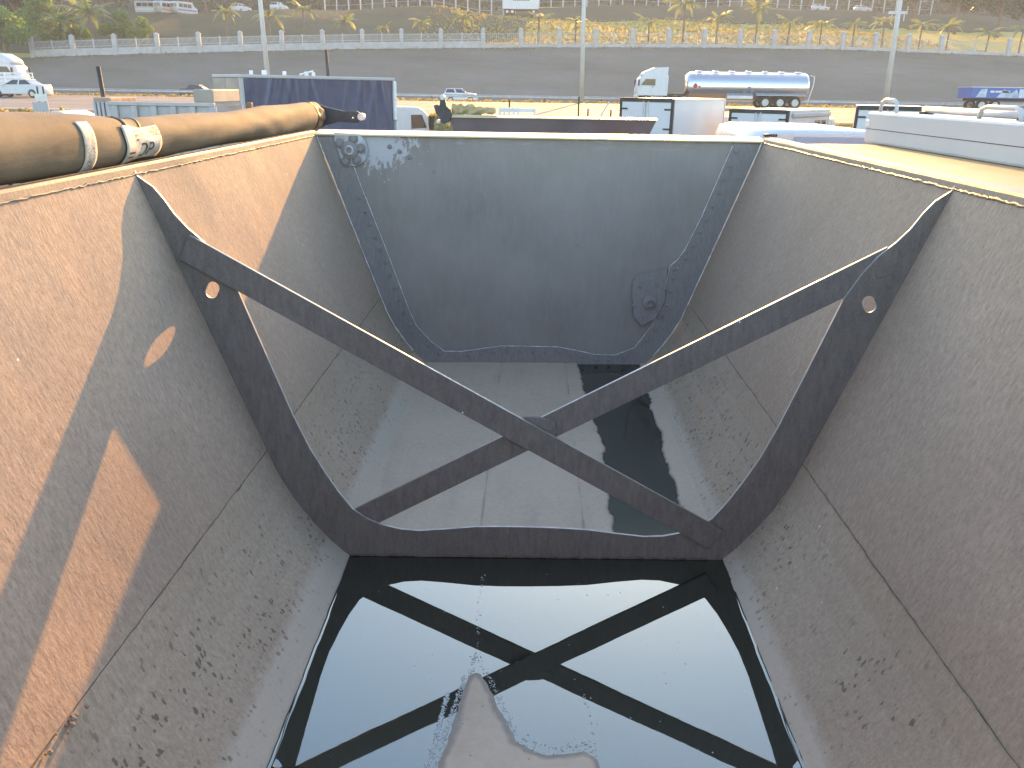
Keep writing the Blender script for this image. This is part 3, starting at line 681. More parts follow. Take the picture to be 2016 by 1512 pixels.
def strip(name, y0, y1, ny, mat, dz=0.0, x0=-190, x1=190, nx=96, kind='structure', follow=False):
    mb = MB(); xs_ = np.linspace(x0, x1, nx)
    for j in range(ny + 1):
        for x in xs_:
            if follow: y = (y0 if y0 is not None else YC(x)) + ((y1 if y1 is not None else YC(x)) - (y0 if y0 is not None else YC(x))) * j / ny
            else: y = y0 + (y1 - y0) * j / ny
            mb.v.append((float(x), float(y), T(float(x), float(y)) + dz))
    mb.f = [(j * nx + i, j * nx + i + 1, (j + 1) * nx + i + 1, (j + 1) * nx + i) for j in range(ny) for i in range(nx - 1)]; mb.m = [0] * len(mb.f)
    o = mb.build(name, mat, None, True, fix=False)
    if kind: o['kind'] = kind
    return o
def grass_mat(name, a, b_, c_, s1, s2, stretch=(1, 1, 1), bm=0.6):
    m, nt, b = new_mat(name); v = coords(nt, stretch); n1 = noise(nt, v, s1, 6, 0.65); n2 = noise(nt, v, s2, 5, 0.7); n3 = noise(nt, coords(nt), 6.0, 3, 0.7)
    c = mixc(nt, ramp(nt, n1, [(0.35, 0), (0.65, 1)]), a, b_); c = mixc(nt, ramp(nt, n2, [(0.5, 0), (0.68, 0.85)]), c, c_)
    c = mixc(nt, ramp(nt, n3, [(0.4, 0), (0.75, 0.4)]), c, tuple(x * 0.55 for x in a))
    nt.links.new(c, b.inputs['Base Color']); b.inputs['Roughness'].default_value = 0.95; b.inputs['Specular IOR Level'].default_value = 0.1
    bump(nt, b, mth(nt, 'ADD', n2, n3), bm, 0.25); return m
M_yard = grass_mat('yard_gravel', (0.10, 0.09, 0.07), (0.15, 0.13, 0.10), (0.18, 0.17, 0.08), 0.25, 0.6)
M_verge = grass_mat('verge_grass', (0.13, 0.125, 0.045), (0.22, 0.20, 0.07), (0.28, 0.24, 0.10), 0.35, 0.8)
M_bank = grass_mat('dry_bank', (0.165, 0.142, 0.115), (0.245, 0.205, 0.17), (0.19, 0.19, 0.12), 0.09, 0.45, (0.5, 1, 2.5))
M_lawn = grass_mat('sunlit_lawn', (0.36, 0.33, 0.09), (0.52, 0.42, 0.12), (0.44, 0.33, 0.15), 0.05, 0.22, (1, 2.5, 1), 0.9)
M_asph = simple('worn_asphalt', (0.17, 0.155, 0.135), 0.85, 0, 0.2, 0.5, spec=0.3, bmp=0.2, stretch=(0.3, 1.5, 1))
M_white = simple('white_paint', (0.72, 0.72, 0.70), 0.5, 0, 0.12, 5)
strip('ground', -90, 40, 8, M_yard, x0=-260, x1=260)
strip('verge', 40, 47, 6, M_verge)
strip('road', 47, 84, 6, M_asph)
strip('median', 84, 95, 5, M_verge)
strip('road', 95, 114.5, 4, M_asph)
strip('embankment', 114.5, None, 24, M_bank, follow=True)
hl = strip('hillside', None, 420, 90, M_lawn, follow=True)
M_scrub = grass_mat('scrub_bank', (0.075, 0.075, 0.045), (0.12, 0.105, 0.065), (0.10, 0.12, 0.05), 0.15, 0.5)
# dry shaded bank on the left of the hillside is a different ground cover
mb = MB(); xs_ = np.linspace(-190, -2, 60)
for j in range(31):
    for x in xs_:
        y = YC(x) + 8.5 + 27 * j / 30; mb.v.append((float(x), float(y), T(float(x), float(y)) + 0.06))
mb.f = [(j * 60 + i, j * 60 + i + 1, (j + 1) * 60 + i + 1, (j + 1) * 60 + i) for j in range(30) for i in range(59)]; mb.m = [0] * len(mb.f)
tag(mb.build('scrub_slope', M_scrub, None, True, fix=False), kind='structure')
for yy in (48.2, 59.5, 71, 82.8):
    strip('lane_line', yy - 0.09, yy + 0.09, 1, M_white, 0.012, nx=60)
for yy in (96, 113.4): strip('lane_line', yy - 0.08, yy + 0.08, 1, M_white, 0.012, nx=60)
strip('kerb', 46.75, 46.98, 1, simple('kerb_concrete', (0.28, 0.27, 0.25), 0.9), 0.10)

M_upper = grass_mat('dark_upper_slope', (0.050, 0.056, 0.036), (0.085, 0.080, 0.052), (0.06, 0.075, 0.035), 0.12, 0.5)  # scrub colour kept dark to carry the shade of the upper hillside
mb = MB(); xs_ = np.linspace(-190, 190, 90)
for j in range(61):
    for x in xs_:
        t0 = 35.5 + 9 * sst(-22, 8, x); y = YC(x) + t0 + (175 - t0) * (j / 60) ** 1.6; mb.v.append((float(x), float(y), T(float(x), float(y)) + 0.05))
mb.f = [(j * 90 + i, j * 90 + i + 1, (j + 1) * 90 + i + 1, (j + 1) * 90 + i) for j in range(60) for i in range(89)]; mb.m = [0] * len(mb.f)
tag(mb.build('upper_slope', M_upper, None, True, fix=False), kind='structure')
# ------------------------------------------------------------------ fences and rails
M_conc = simple('pale_render', (0.43, 0.41, 0.39), 0.85, 0, 0.18, 1.2, dirt=((0.34, 0.31, 0.27), 0.6), bmp=0.1)
M_galv = simple('galvanised', (0.50, 0.51, 0.52), 0.4, 0.7, 0.15, 2.0)
M_pale = simple('pale_paint_steel', (0.42, 0.42, 0.41), 0.5, 0.1, 0.12, 3)
def px_left(x): return x < -14
fence = empty('boundary_fence', (0, 0, 0), 0, 'pale palisade fence with capped columns along the top of the bank', 'fence')
def solve_x(px, py):
    Y = 140.0
    for _ in range(8): P = at(px, py, Y); Y = YC(P.x)
    return P.x
cols_px = [63, 144, 227, 311, 393, 475, 556, 636, 714, 791, 868, 951, 1025, 1100, 1172, 1244, 1315, 1385, 1455, 1522, 1590, 1657, 1722, 1787, 1852, 1986, 2050]
cx_list = [solve_x(p, 95) for p in cols_px]
def capped(w, h, cap):
    mb = MB(); mb.box(-w / 2, w / 2, -w / 2, w / 2, -0.4, h)
    o = w / 2 + 0.05; mb.box(-o, o, -o, o, h + 0.002, h + 0.09); k = h + 0.092
    mb.add([(-o, -o, k), (o, -o, k), (o, o, k), (-o, o, k), (0, 0, k + cap)], [(0, 1, 4), (1, 2, 4), (2, 3, 4), (3, 0, 4), (0, 3, 2, 1)])
    q = mb.build('column', M_conc); me = q.data; bpy.data.objects.remove(q); return me
COLM = capped(0.62, 2.55, 0.28)
for x in cx_list:
    c = link_mesh('column', COLM, None, fence); c.location = (x, YC(x), crest(x)); c.rotation_euler = (0, 0, math.atan(0.17))
pal = MB()
for i, (a, b) in enumerate(zip(cx_list[:-1], cx_list[1:])):
    A = Vector((a, YC(a), crest(a))); B = Vector((b, YC(b), crest(b))); d = B - A; L = math.hypot(d.x, d.y); u = Vector((d.x, d.y, 0)) / L; n = Vector((-u.y, u.x, 0))
    ph = 0.95 if px_left(a) else 0.45
    mb = MB(); mb.add([A + n * s * 0.12 + Vector((0, 0, z)) for s in (-1, 1) for z in (-0.5, ph)] + [B + n * s * 0.12 + Vector((0, 0, z)) for s in (-1, 1) for z in (-0.5, ph)],
        [(0, 1, 5, 4), (2, 6, 7, 3), (1, 3, 7, 5), (0, 4, 6, 2), (0, 2, 3, 1), (4, 5, 7, 6)]); mb.build('plinth', M_conc, fence)
    mb = MB()
    for hz in (ph + 0.25, 2.0): mb.tube([A + u * 0.3 + Vector((0, 0, hz)), B - u * 0.3 + Vector((0, 0, hz))], 0.035, 5)
    mb.build('fence_rail', M_pale, fence)
    Mx = Matrix.Translation(A.lerp(B, 0.5)) @ Matrix.Rotation(math.atan2(u.y, u.x), 4, 'Z')
    if px_left(a) or i % 2 == 0 or i > 19: MB().box(-0.07, 0.07, -0.07, 0.07, ph, 2.25, Mx).build('fence_post', M_pale, fence)
    k = 0.45
    while k < L - 0.35:
        q = A + u * k + Vector((0, 0, d.z * k / L)); Mq = Matrix.Translation(q) @ Matrix.Rotation(math.atan2(u.y, u.x), 4, 'Z'); pal.box(-0.028, 0.028, -0.008, 0.008, ph + 0.06, 2.12, Mq); k += 0.17 if px_left(a) else 0.34
o = pal.build('pales', M_pale, fence, fix=False); o['kind'] = 'stuff'

def guard_rail(y, x0, x1, label, name='guard_rail', h=0.75):
    g = empty(name, (0, y, T(0, y)), 0, label, 'guard rail', 'roadside barriers'); z = T(0, y)
    prof = [(0, -0.15), (0.05, -0.10), (0.0, -0.03), (0.0, 0.03), (0.05, 0.10), (0, 0.15), (-0.012, 0.15), (0.036, 0.10), (-0.012, 0.035), (-0.012, -0.035), (0.036, -0.10), (-0.012, -0.15)]
    MB().prism([(-a - 0.06, b + h) for a, b in prof], 'x', x0, x1).build('rail_beam', M_galv, g)
    x = x0; pm = None
    while x < x1:
        if pm is None: q = MB().box(-0.06, 0.06, -0.05, 0.05, -0.3, h + 0.1).build('rail_post', M_chassis, g); pm = q.data
        else: q = link_mesh('rail_post', pm, None, g)
        q.location = (x, 0, 0); x += 6.0
guard_rail(91, -95, 95, 'long steel crash barrier between the two carriageways')

# upper palisade posts along the terrace
def terr_y(x): return YC(x) + (60 if x > 0 else 36 + 24 * sst(-22, 8, x))
up = empty('terrace_fence', (0, 0, 0), 0, 'row of tall thin pale posts on the terrace in front of the wood', 'fence')
PM = None
for i in range(52):
    px = 640 + i * 23.4
    Y = 200.0
    for _ in range(6): P = at(px, 20, Y); Y = terr_y(P.x) + 1
    if PM is None: q = MB().box(-0.11, 0.11, -0.11, 0.11, -0.4, 7.0).build('post', M_pale, up); PM = q.data
    else: q = link_mesh('post', PM, None, up)
    q.location = (P.x, Y, T(P.x, Y)); q.rotation_euler = (0, 0, 0.3 * (i % 3))
xs2 = sorted(c.location.x for c in up.children)
mb = MB()
for hz in (1.2, 3.0, 5.5): mb.tube([(x, terr_y(x) + 1, T(x, terr_y(x) + 1) + hz) for x in xs2], 0.03, 4)
mb.build('fence_wire', M_galv, up)

# yard wire fence near the road edge
yf = empty('yard_fence', (0, 0, 0), 0, 'low wire fence with a slanting stay post at the yard edge', 'fence'); YF = 39.0
for px, py in ((1003, 196), (1140, 190), (1158, 214), (1203, 216), (1690, 205)):
    P = at(px, py, YF); MB().tube([(P.x, YF, 0), (P.x, YF, P.z)], 0.04, 6).build('post', M_chassis, yf)
a, b = at(1168, 226, YF), at(1200, 200, YF); MB().tube([(a.x, YF, max(0.0, a.z - 0.6)), (b.x, YF, b.z)], 0.04, 6).build('stay', M_galv, yf)
mb = MB(); x0_, x1_ = at(1000, 210, YF).x, at(1700, 215, YF).x
for hz in (0.6, 1.0, 1.4, 1.8): mb.tube([(x0_, YF, hz), (x1_, YF, hz)], 0.008, 4)
mb.build('fence_wire', M_galv, yf)
# white post-and-board barrier by the road
wb = empty('road_barrier', (0, 0, 0), 0, 'short white board barrier seen above the dark headboard', 'barrier'); Yw = 37.0
a, b = at(982, 216, Yw), at(1055, 219, Yw); zt = a.z + 0.07
MB().box(a.x, b.x, Yw - 0.04, Yw + 0.04, zt - 0.16, zt).build('board', M_white, wb)
MB().box(a.x, b.x, Yw - 0.04, Yw + 0.04, zt - 0.42, zt - 0.26).build('board', M_white, wb)
for i in range(5):
    x = a.x + (b.x - a.x) * i / 8; MB().box(x, x + 0.09, Yw - 0.10, Yw - 0.045, 0, zt + 0.04).build('post', M_white, wb)
x = b.x - 0.1; MB().box(x, x + 0.09, Yw - 0.10, Yw - 0.045, 0, zt + 0.04).build('post', M_white, wb)

# ------------------------------------------------------------------ lamp posts
M_mast = simple('mast_grey', (0.52, 0.52, 0.50), 0.6, 0.2, 0.12, 1)
def mast(px, py, Y, r0, r1, H, label, arm=None):
    P = at(px, py, Y); z0 = T(P.x, Y); m = empty('lamp_mast', (P.x, Y, z0), 0, label, 'lamp post', 'lamp masts in the central verge'); m.rotation_euler = (0, -LEAN, 0)
    MB().tube([(0, 0, -0.3), (0, 0, H * 0.5), (0, 0, H)], [r0, (r0 + r1) / 2, r1], 12).build('shaft', M_mast, m, True)
    MB().lathe([(0, r0 * 1.7), (0.12, r0 * 1.7), (0.2, r0 * 1.1)], (0, 0, 0), 'z', 12).build('base_flange', M_mast, m)
    for s in (-1, 1):
        a = MB().tube([(0, 0, H - 0.2), (s * 0.8, 0, H + 0.25), (s * 2.0, 0, H + 0.3)], [0.07, 0.06, 0.05], 6).build('arm', M_mast, m)
        MB().bbox(s * 2.0 - 0.45, s * 2.0 + 0.45, -0.18, 0.18, H + 0.2, H + 0.36, 0.04).build('lamp_head', M_mast, a)
    if arm:
        z = arm - z0; a = MB().box(-0.95, 0.75, -0.12, 0.12, z - 0.12, z + 0.12).build('bracket', M_mast, m)
        for xx in (-0.6, 0.6): MB().tube([(xx, 0, z - 0.75), (xx, 0, z + 0.1)], 0.05, 6).build('hanger', M_mast, a)
mast(529, 165, 88, 0.27, 0.17, 17, 'grey lamp mast rising behind the blue curtain-side truck')
mast(1145, 196, 88, 0.24, 0.16, 17, 'grey lamp mast standing behind the pale-blue car lane, left of the tanker')
mast(1744, 198, 88, 0.28, 0.17, 17, 'grey lamp mast with a short crossbar, behind the near white vehicle', arm=at(1770, 25, 88).z)
def thin_pole(px0, py0, px1, py1, Y, r, label, mat, zb=None, tilt=None):
    a, b = at(px0, py0, Y), at(px1, py1, Y); z0 = T(a.x, Y) if zb is None else zb
    d = (b - a); base = a - d * ((a.z - z0) / d.z)
    o = MB().tube([base, a, b], r, 8).build('pole', mat, None, True); return tag(o, label, 'pole')
thin_pole(207, 212, 193, 131, 30, 0.075, 'leaning black pole rising from the rusty ribbed gate', M_chassis)
thin_pole(646, 150, 642, 98, 60, 0.11, 'thin dark pole standing behind the blue curtain truck', M_chassis)

# ------------------------------------------------------------------ vehicles
M_glass = simple('dark_glass', (0.02, 0.024, 0.028), 0.06, 0, 0.1, 2, spec=0.7)
M_cab_white = simple('cab_white', (0.56, 0.56, 0.55), 0.28, 0, 0.05, 2, spec=0.6)
M_silver = simple('silver_blue', (0.50, 0.57, 0.64), 0.28, 0.35, 0.06, 2, spec=0.6)
M_darkcar = simple('dark_car', (0.03, 0.035, 0.05), 0.2, 0.2, 0.1, 2, spec=0.7)
M_black = simple('black_plastic', (0.025, 0.025, 0.026), 0.55)
M_lamp = simple('lamp_lens', (0.75, 0.75, 0.72), 0.15, 0, 0.05, 4); M_tail = simple('tail_lens', (0.45, 0.03, 0.02), 0.25)
M_grey_box = simple('grey_box_panel', (0.42, 0.41, 0.39), 0.55, 0, 0.08, 0.8, dirt=((0.40, 0.38, 0.34), 0.5))
M_box_white = simple('white_box_panel', (0.58, 0.59, 0.60), 0.42, 0, 0.06, 0.8, dirt=((0.55, 0.52, 0.46), 0.5))

def car(loc, rz, paint, label, L=4.5, W=1.78, H=1.46, kind='sedan', group=None, name='car'):
    """front along +X"""
    c = empty(name, loc, rz, label, 'car', group); h = L / 2; zb = 0.64 * H
    if kind == 'sedan':
        low = [(-h, 0.36), (-h + 0.02, 0.72), (-h + 0.10, zb + 0.04), (-h + 0.75, zb + 0.07), (h - 1.25, zb + 0.02), (h - 0.45, zb - 0.10), (h - 0.08, zb - 0.24), (h, 0.48), (h - 0.05, 0.25), (-h + 0.05, 0.25)]
        cab = ((-h + 0.55, h - 1.28), (-h + 1.25, h - 2.15))
    else:
        low = [(-h, 0.38), (-h, zb - 0.05), (-h + 0.06, zb + 0.04), (-h + 0.75, zb + 0.05), (h - 1.2, zb + 0.03), (h - 0.35, zb - 0.08), (h - 0.06, zb - 0.24), (h, 0.5), (h - 0.05, 0.30), (-h + 0.05, 0.30)]
        cab = ((-h + 0.03, h - 1.15), (-h + 0.30, h - 1.95))
    # wheel arches cut into the sill line
    def sill(z, xs_):
        pts = []
        for xc in xs_:
            for k in range(9): w = math.pi * k / 8; pts.append((xc + 0.37 * math.cos(w), max(z, 0.33 + 0.37 * math.sin(w))))
        return pts
    wx = (h - 0.85, -h + 0.82); ol = low[:-2] + [low[-2]] + sill(low[-1][1], wx) + [low[-1]]
    me = plate_mesh('body', [ol], 0, W - 0.12, 0.06); me.name = 'body'
    link_mesh('body', me, paint, c)
    def frus(x0, x1, u0, u1, z0, z1, w0, w1):
        return [Vector((x0, -w0, z0)), Vector((x1, -w0, z0)), Vector((x1, w0, z0)), Vector((x0, w0, z0)), Vector((u0, -w1, z1)), Vector((u1, -w1, z1)), Vector((u1, w1, z1)), Vector((u0, w1, z1))]
    (x0, x1), (u0, u1) = cab; w0, w1 = W / 2 - 0.07, W / 2 - 0.24; z0, z1 = zb + 0.01, H - 0.05
    V = frus(x0, x1, u0, u1, z0, z1, w0, w1)
    MB().add(V, [(0, 1, 5, 4), (1, 2, 6, 5), (2, 3, 7, 6), (3, 0, 4, 7), (4, 5, 6, 7), (0, 3, 2, 1)]).build('cabin', paint, c)
    R_ = MB(); R_.bbox(u0 - 0.05, u1 + 0.05, -w1 - 0.01, w1 + 0.01, z1 - 0.02, H, 0.03); R_.build('roof', paint, c)
    def pane(q, name, ins=0.08, push=0.012):
        cc = sum(q, Vector()) / 4; n = (q[1] - q[0]).cross(q[3] - q[0]).normalized()
        if n.dot(cc - Vector((0, 0, z0))) < 0: n = -n
        q2 = [p.lerp(cc, ins) + n * push for p in q]; MB().add(q2 + [p - n * 0.01 for p in q2], [(0, 1, 2, 3), (7, 6, 5, 4), (0, 4, 5, 1), (1, 5, 6, 2), (2, 6, 7, 3), (3, 7, 4, 0)]).build(name, M_glass, c)
    def lerp_side(s, a, b):
        i0, i1, i2, i3 = (0, 1, 5, 4) if s < 0 else (3, 2, 6, 7)
        return [V[i0].lerp(V[i1], a), V[i0].lerp(V[i1], b), V[i3].lerp(V[i2], b), V[i3].lerp(V[i2], a)]
    for s in (-1, 1):
        pane(lerp_side(s, 0.02, 0.50), 'side_window', 0.12); pane(lerp_side(s, 0.52, 0.98), 'side_window', 0.12)
        MB().bbox(x1 - 0.30, x1 - 0.12, s * (W / 2 - 0.02), s * (W / 2 + 0.14), zb + 0.02, zb + 0.15, 0.02).build('mirror', paint, c)
        MB().bbox(h - 0.30, h - 0.03, s * W * 0.30 - 0.16, s * W * 0.30 + 0.16, 0.60, 0.72, 0.02).build('headlight', M_lamp, c)
        MB().bbox(-h - 0.012, -h + 0.18, s * W * 0.34 - 0.16, s * W * 0.34 + 0.16, 0.70, 0.84, 0.02).build('tail_light', M_tail, c)
        for x in wx: wheel((x, s * (W / 2 - 0.12), 0.325), WH_C, c, rz=math.pi / 2)
    pane([V[1], V[2], V[6], V[5]], 'windscreen'); pane([V[0], V[3], V[7], V[4]], 'rear_window')
    return c

def cab_over(parent, x0, x1, W, zf, zr, paint, deflect=0.0, slope=0.28):
    """cab-over truck cab, front at x1 (+X)"""
    L = x1 - x0
    prof = [(x0, zf), (x0, zr), (x1 - 0.55 * L * 0.6, zr), (x1 - slope * 0.9, zr - 0.10), (x1 - slope * 0.45, zr - 0.30 * (zr - zf) * 0.5), (x1 - 0.05, zf + 0.48 * (zr - zf)), (x1, zf + 0.25 * (zr - zf)), (x1, zf)]
    link_mesh('cab', plate_mesh('cab', [prof], 0, W - 0.10, 0.05), paint, parent)
    dz = zr - zf
    for s in (-1, 1):
        y = s * (W / 2 + 0.004)
        win = [(x0 + 0.42 * L, zf + 0.50 * dz), (x0 + 0.42 * L, zf + 0.84 * dz), (x1 - 0.24 * L, zf + 0.84 * dz), (x1 - 0.10 * L, zf + 0.52 * dz)]
        MB().prism(win, 'y', y - 0.012, y + 0.012).build('side_window', M_glass, parent)
        MB().bbox(x1 - 0.10, x1 + 0.04, s * (W / 2 + 0.12), s * (W / 2 + 0.26), zf + 0.48 * dz, zf + 0.80 * dz, 0.02).build('mirror', M_black, parent)
        MB().bbox(x0 + 0.46 * L, x0 + 0.56 * L, y - 0.02, y + 0.025, zf + 0.42 * dz, zf + 0.45 * dz, 0.005).build('door_handle', M_black, parent)
        MB().bbox(x1 - 0.02, x1 + 0.03, s * W * 0.36 - 0.18, s * W * 0.36 + 0.18, zf + 0.06, zf + 0.24, 0.02).build('headlight', M_lamp, parent)
    a = Vector((x1 - 0.045, 0, zf + 0.47 * dz)); b = Vector((x1 - slope * 0.62, 0, zf + 0.88 * dz)); n = Vector((b.z - a.z, 0, a.x - b.x)).normalized() * 0.02
    w = W / 2 - 0.16; mb = MB(); mb.add([a + n + Vector((0, -w, 0)), a + n + Vector((0, w, 0)), b + n + Vector((0, w * 0.95, 0)), b + n + Vector((0, -w * 0.95, 0)), a - n + Vector((0, -w, 0)), a - n + Vector((0, w, 0)), b - n + Vector((0, w * 0.95, 0)), b - n + Vector((0, -w * 0.95, 0))], [(0, 1, 2, 3), (7, 6, 5, 4), (0, 4, 5, 1), (1, 5, 6, 2), (2, 6, 7, 3), (3, 7, 4, 0)]); mb.build('windscreen', M_glass, parent)
    MB().bbox(x1 - 0.03, x1 + 0.10, -W / 2 + 0.02, W / 2 - 0.02, zf - 0.30, zf + 0.02, 0.03).build('bumper', paint, parent)
    MB().box(x1 + 0.002, x1 + 0.02, -W * 0.36, W * 0.36, zf + 0.12 * dz, zf + 0.34 * dz).build('grille', M_black, parent)
    if deflect:
        pr = [(x0 + 0.05, zr + 0.002), (x0 + 0.05, zr + deflect), (x0 + 0.45 * L, zr + deflect * 0.92), (x0 + 0.78 * L, zr + deflect * 0.4), (x0 + 0.86 * L, zr + 0.002)]
        link_mesh('roof_deflector', plate_mesh('roof_deflector', [pr], 0, W - 0.3, 0.05), paint, parent)

def truck_base(parent, x0, x1, z, axles, ms, W):
    for s in (-1, 1): MB().box(x0, x1, s * 0.42 - 0.05, s * 0.42 + 0.05, z - 0.24, z - 0.004).build('chassis_beam', M_chassis, parent)
    r = max(v.co.y for v in ms[0].vertices)
    for x in axles:
        MB().tube([(x, -W / 2 + 0.2, r), (x, W / 2 - 0.2, r)], 0.06, 8).build('axle', M_chassis, parent)
        for s in (-1, 1): wheel((x, s * (W / 2 - 0.16), r + 0.002), ms, parent, rz=math.pi / 2)

def rear_doors(parent, x, W, z0, z1, panel, frame):
    """two rear doors on the face x (facing -X)"""
    t = 0.05
    for s in (-1, 1):
        d = MB().bbox(x - t, x - 0.003, min(s * 0.03, s * (W / 2 - 0.09)), max(s * 0.03, s * (W / 2 - 0.09)), z0 + 0.10, z1 - 0.14, 0.012).build('rear_door', panel, parent)
        for zz in (0.18, 0.5, 0.82): MB().box(x - t - 0.03, x - t - 0.002, s * (W / 2 - 0.34), s * (W / 2 - 0.05), z0 + (z1 - z0) * zz - 0.03, z0 + (z1 - z0) * zz + 0.03).build('hinge', frame, d)
        MB().tube([(x - t - 0.02, s * 0.10, z0 + 0.05), (x - t - 0.02, s * 0.10, z1 - 0.10)], 0.018, 6).build('lock_bar', M_galv, d)
        MB().box(x - 0.06, x + 0.02, s * (W / 2 - 0.085), s * (W / 2 + 0.012), z0, z1).build('door_frame', frame, parent)
    MB().box(x - 0.062, x + 0.02, -W / 2 + 0.09, W / 2 - 0.09, z1 - 0.135, z1 + 0.012).build('door_frame', frame, parent)
    MB().box(x - 0.062, x + 0.02, -W / 2 + 0.09, W / 2 - 0.09, z0 - 0.02, z0 + 0.095).build('door_frame', frame, parent)
# blue curtain-side truck, nose to the right
Yt = 31.0; a = at(472, 146, Yt); Lb = 6.6; zt = a.z; RZ = rad(43)
tr = empty('curtain_truck', (a.x, Yt, 0), RZ, 'white-cabbed truck with a creased dark blue curtain side, parked beyond the far wall', 'truck')
W = 2.4; z0 = 1.05
MB().bbox(0.0, Lb, 0.0, W, z0, z0 + 0.14, 0.02).build('deck', M_chassis, tr)
MB().box(0.04, Lb - 0.04, 0.05, W, z0 + 0.145, zt - 0.16).build('box_body', M_grey_box, tr)
mb = MB(); n = 150; m_ = 26
M_blue = simple('blue_curtain', (0.050, 0.066, 0.125), 0.36, 0, 0.2, 2.5, spec=0.5)
rr = random.Random(4); fl_ = [(rr.uniform(0, 1), rr.uniform(-0.5, 0.5), rr.uniform(0.008, 0.02), rr.uniform(0.015, 0.04)) for _ in range(30)]
for j in range(m_ + 1):
    for i in range(n + 1):
        u, v = i / n, j / m_; d = 0
        for c_, k_, w_, h_ in fl_: q = (u - c_ - k_ * (1 - v) * 0.25) / w_; d += h_ * math.exp(-q * q) * (0.3 + 0.7 * v) * 1.5
        mb.v.append((0.10 + u * (Lb - 0.16), -0.01 - d + 0.03 * math.sin(v * math.pi), z0 + 0.02 + v * (zt - 0.13 - z0)))
mb.f = [(j * (n + 1) + i, j * (n + 1) + i + 1, (j + 1) * (n + 1) + i + 1, (j + 1) * (n + 1) + i) for j in range(m_) for i in range(n)]; mb.m = [0] * len(mb.f)
mb.build('side_curtain', M_blue, tr, True, fix=False)
MB().bbox(-0.04, Lb + 0.04, -0.07, W + 0.05, zt - 0.12, zt, 0.03).build('roof', M_grey_box, tr)
MB().bbox(-0.05, 0.085, -0.06, 0.06, z0, zt - 0.125, 0.015).build('corner_post', M_grey_box, tr)
MB().bbox(Lb - 0.05, Lb + 0.09, -0.09, 0.07, z0 + 0.9, zt - 0.125, 0.04).build('corner_post', M_white, tr)
e = empty('rear_frame', (0, W / 2, 0)); e.parent = tr
tan = simple('dusty_tan_panel', (0.36, 0.31, 0.25), 0.7, 0, 0.15, 1.5)
for s in (0, 1):
    d = MB().bbox(-0.07, -0.005, 0.06 + s * 1.16, 1.17 + s * 1.16, z0 + 0.02, zt - 0.14, 0.012).build('rear_door', tan, tr)
    MB().bbox(-0.085, -0.072, 0.16 + s * 1.16, 1.07 + s * 1.16, zt - 0.55, zt - 0.28, 0.005).build('door_panel', tan, d)
bpy.data.objects.remove(e)
e = empty('cab_base', (0, 0, 0)); bpy.data.objects.remove(e)
cz = 2.42
cabp = tr
def shifted(fn, *args, off=(0, 0, 0), parent=None, **kw):
    before = set(parent.children); fn(parent, *args, **kw)
    for c in set(parent.children) - before: c.location = Vector(c.location) + Vector(off)
shifted(cab_over, Lb + 0.15, Lb + 0.15 + 1.65, 2.0, 0.75, cz, M_cab_white, off=(0, W / 2 - 0.18, 0), parent=tr, slope=0.35)
shifted(truck_base, 0.2, Lb + 1.2, z0, (1.2, Lb + 0.9), WH_V, 2.1, off=(0, W / 2, 0), parent=tr)
for px, py, s in ((517, 136, 0.10), (541, 137, 0.13), (579, 145, 0.10), (622, 142, 0.11), (636, 147, 0.09)):
    x = (px - 472) / 300 * Lb; s *= 0.6
    MB().bbox(x - s, x + s, 1.2 - s, 1.2 + s, zt + 0.002, zt + 0.10 + s, 0.02).build('roof_vent', M_white, tr)  # white pods added to stand in for bright reflections beyond the truck
MB().tube([(3.0, 1.2, zt + 0.05), (3.6, 1.2, zt + 0.20)], 0.03, 6).build('roof_bar', M_white, tr)

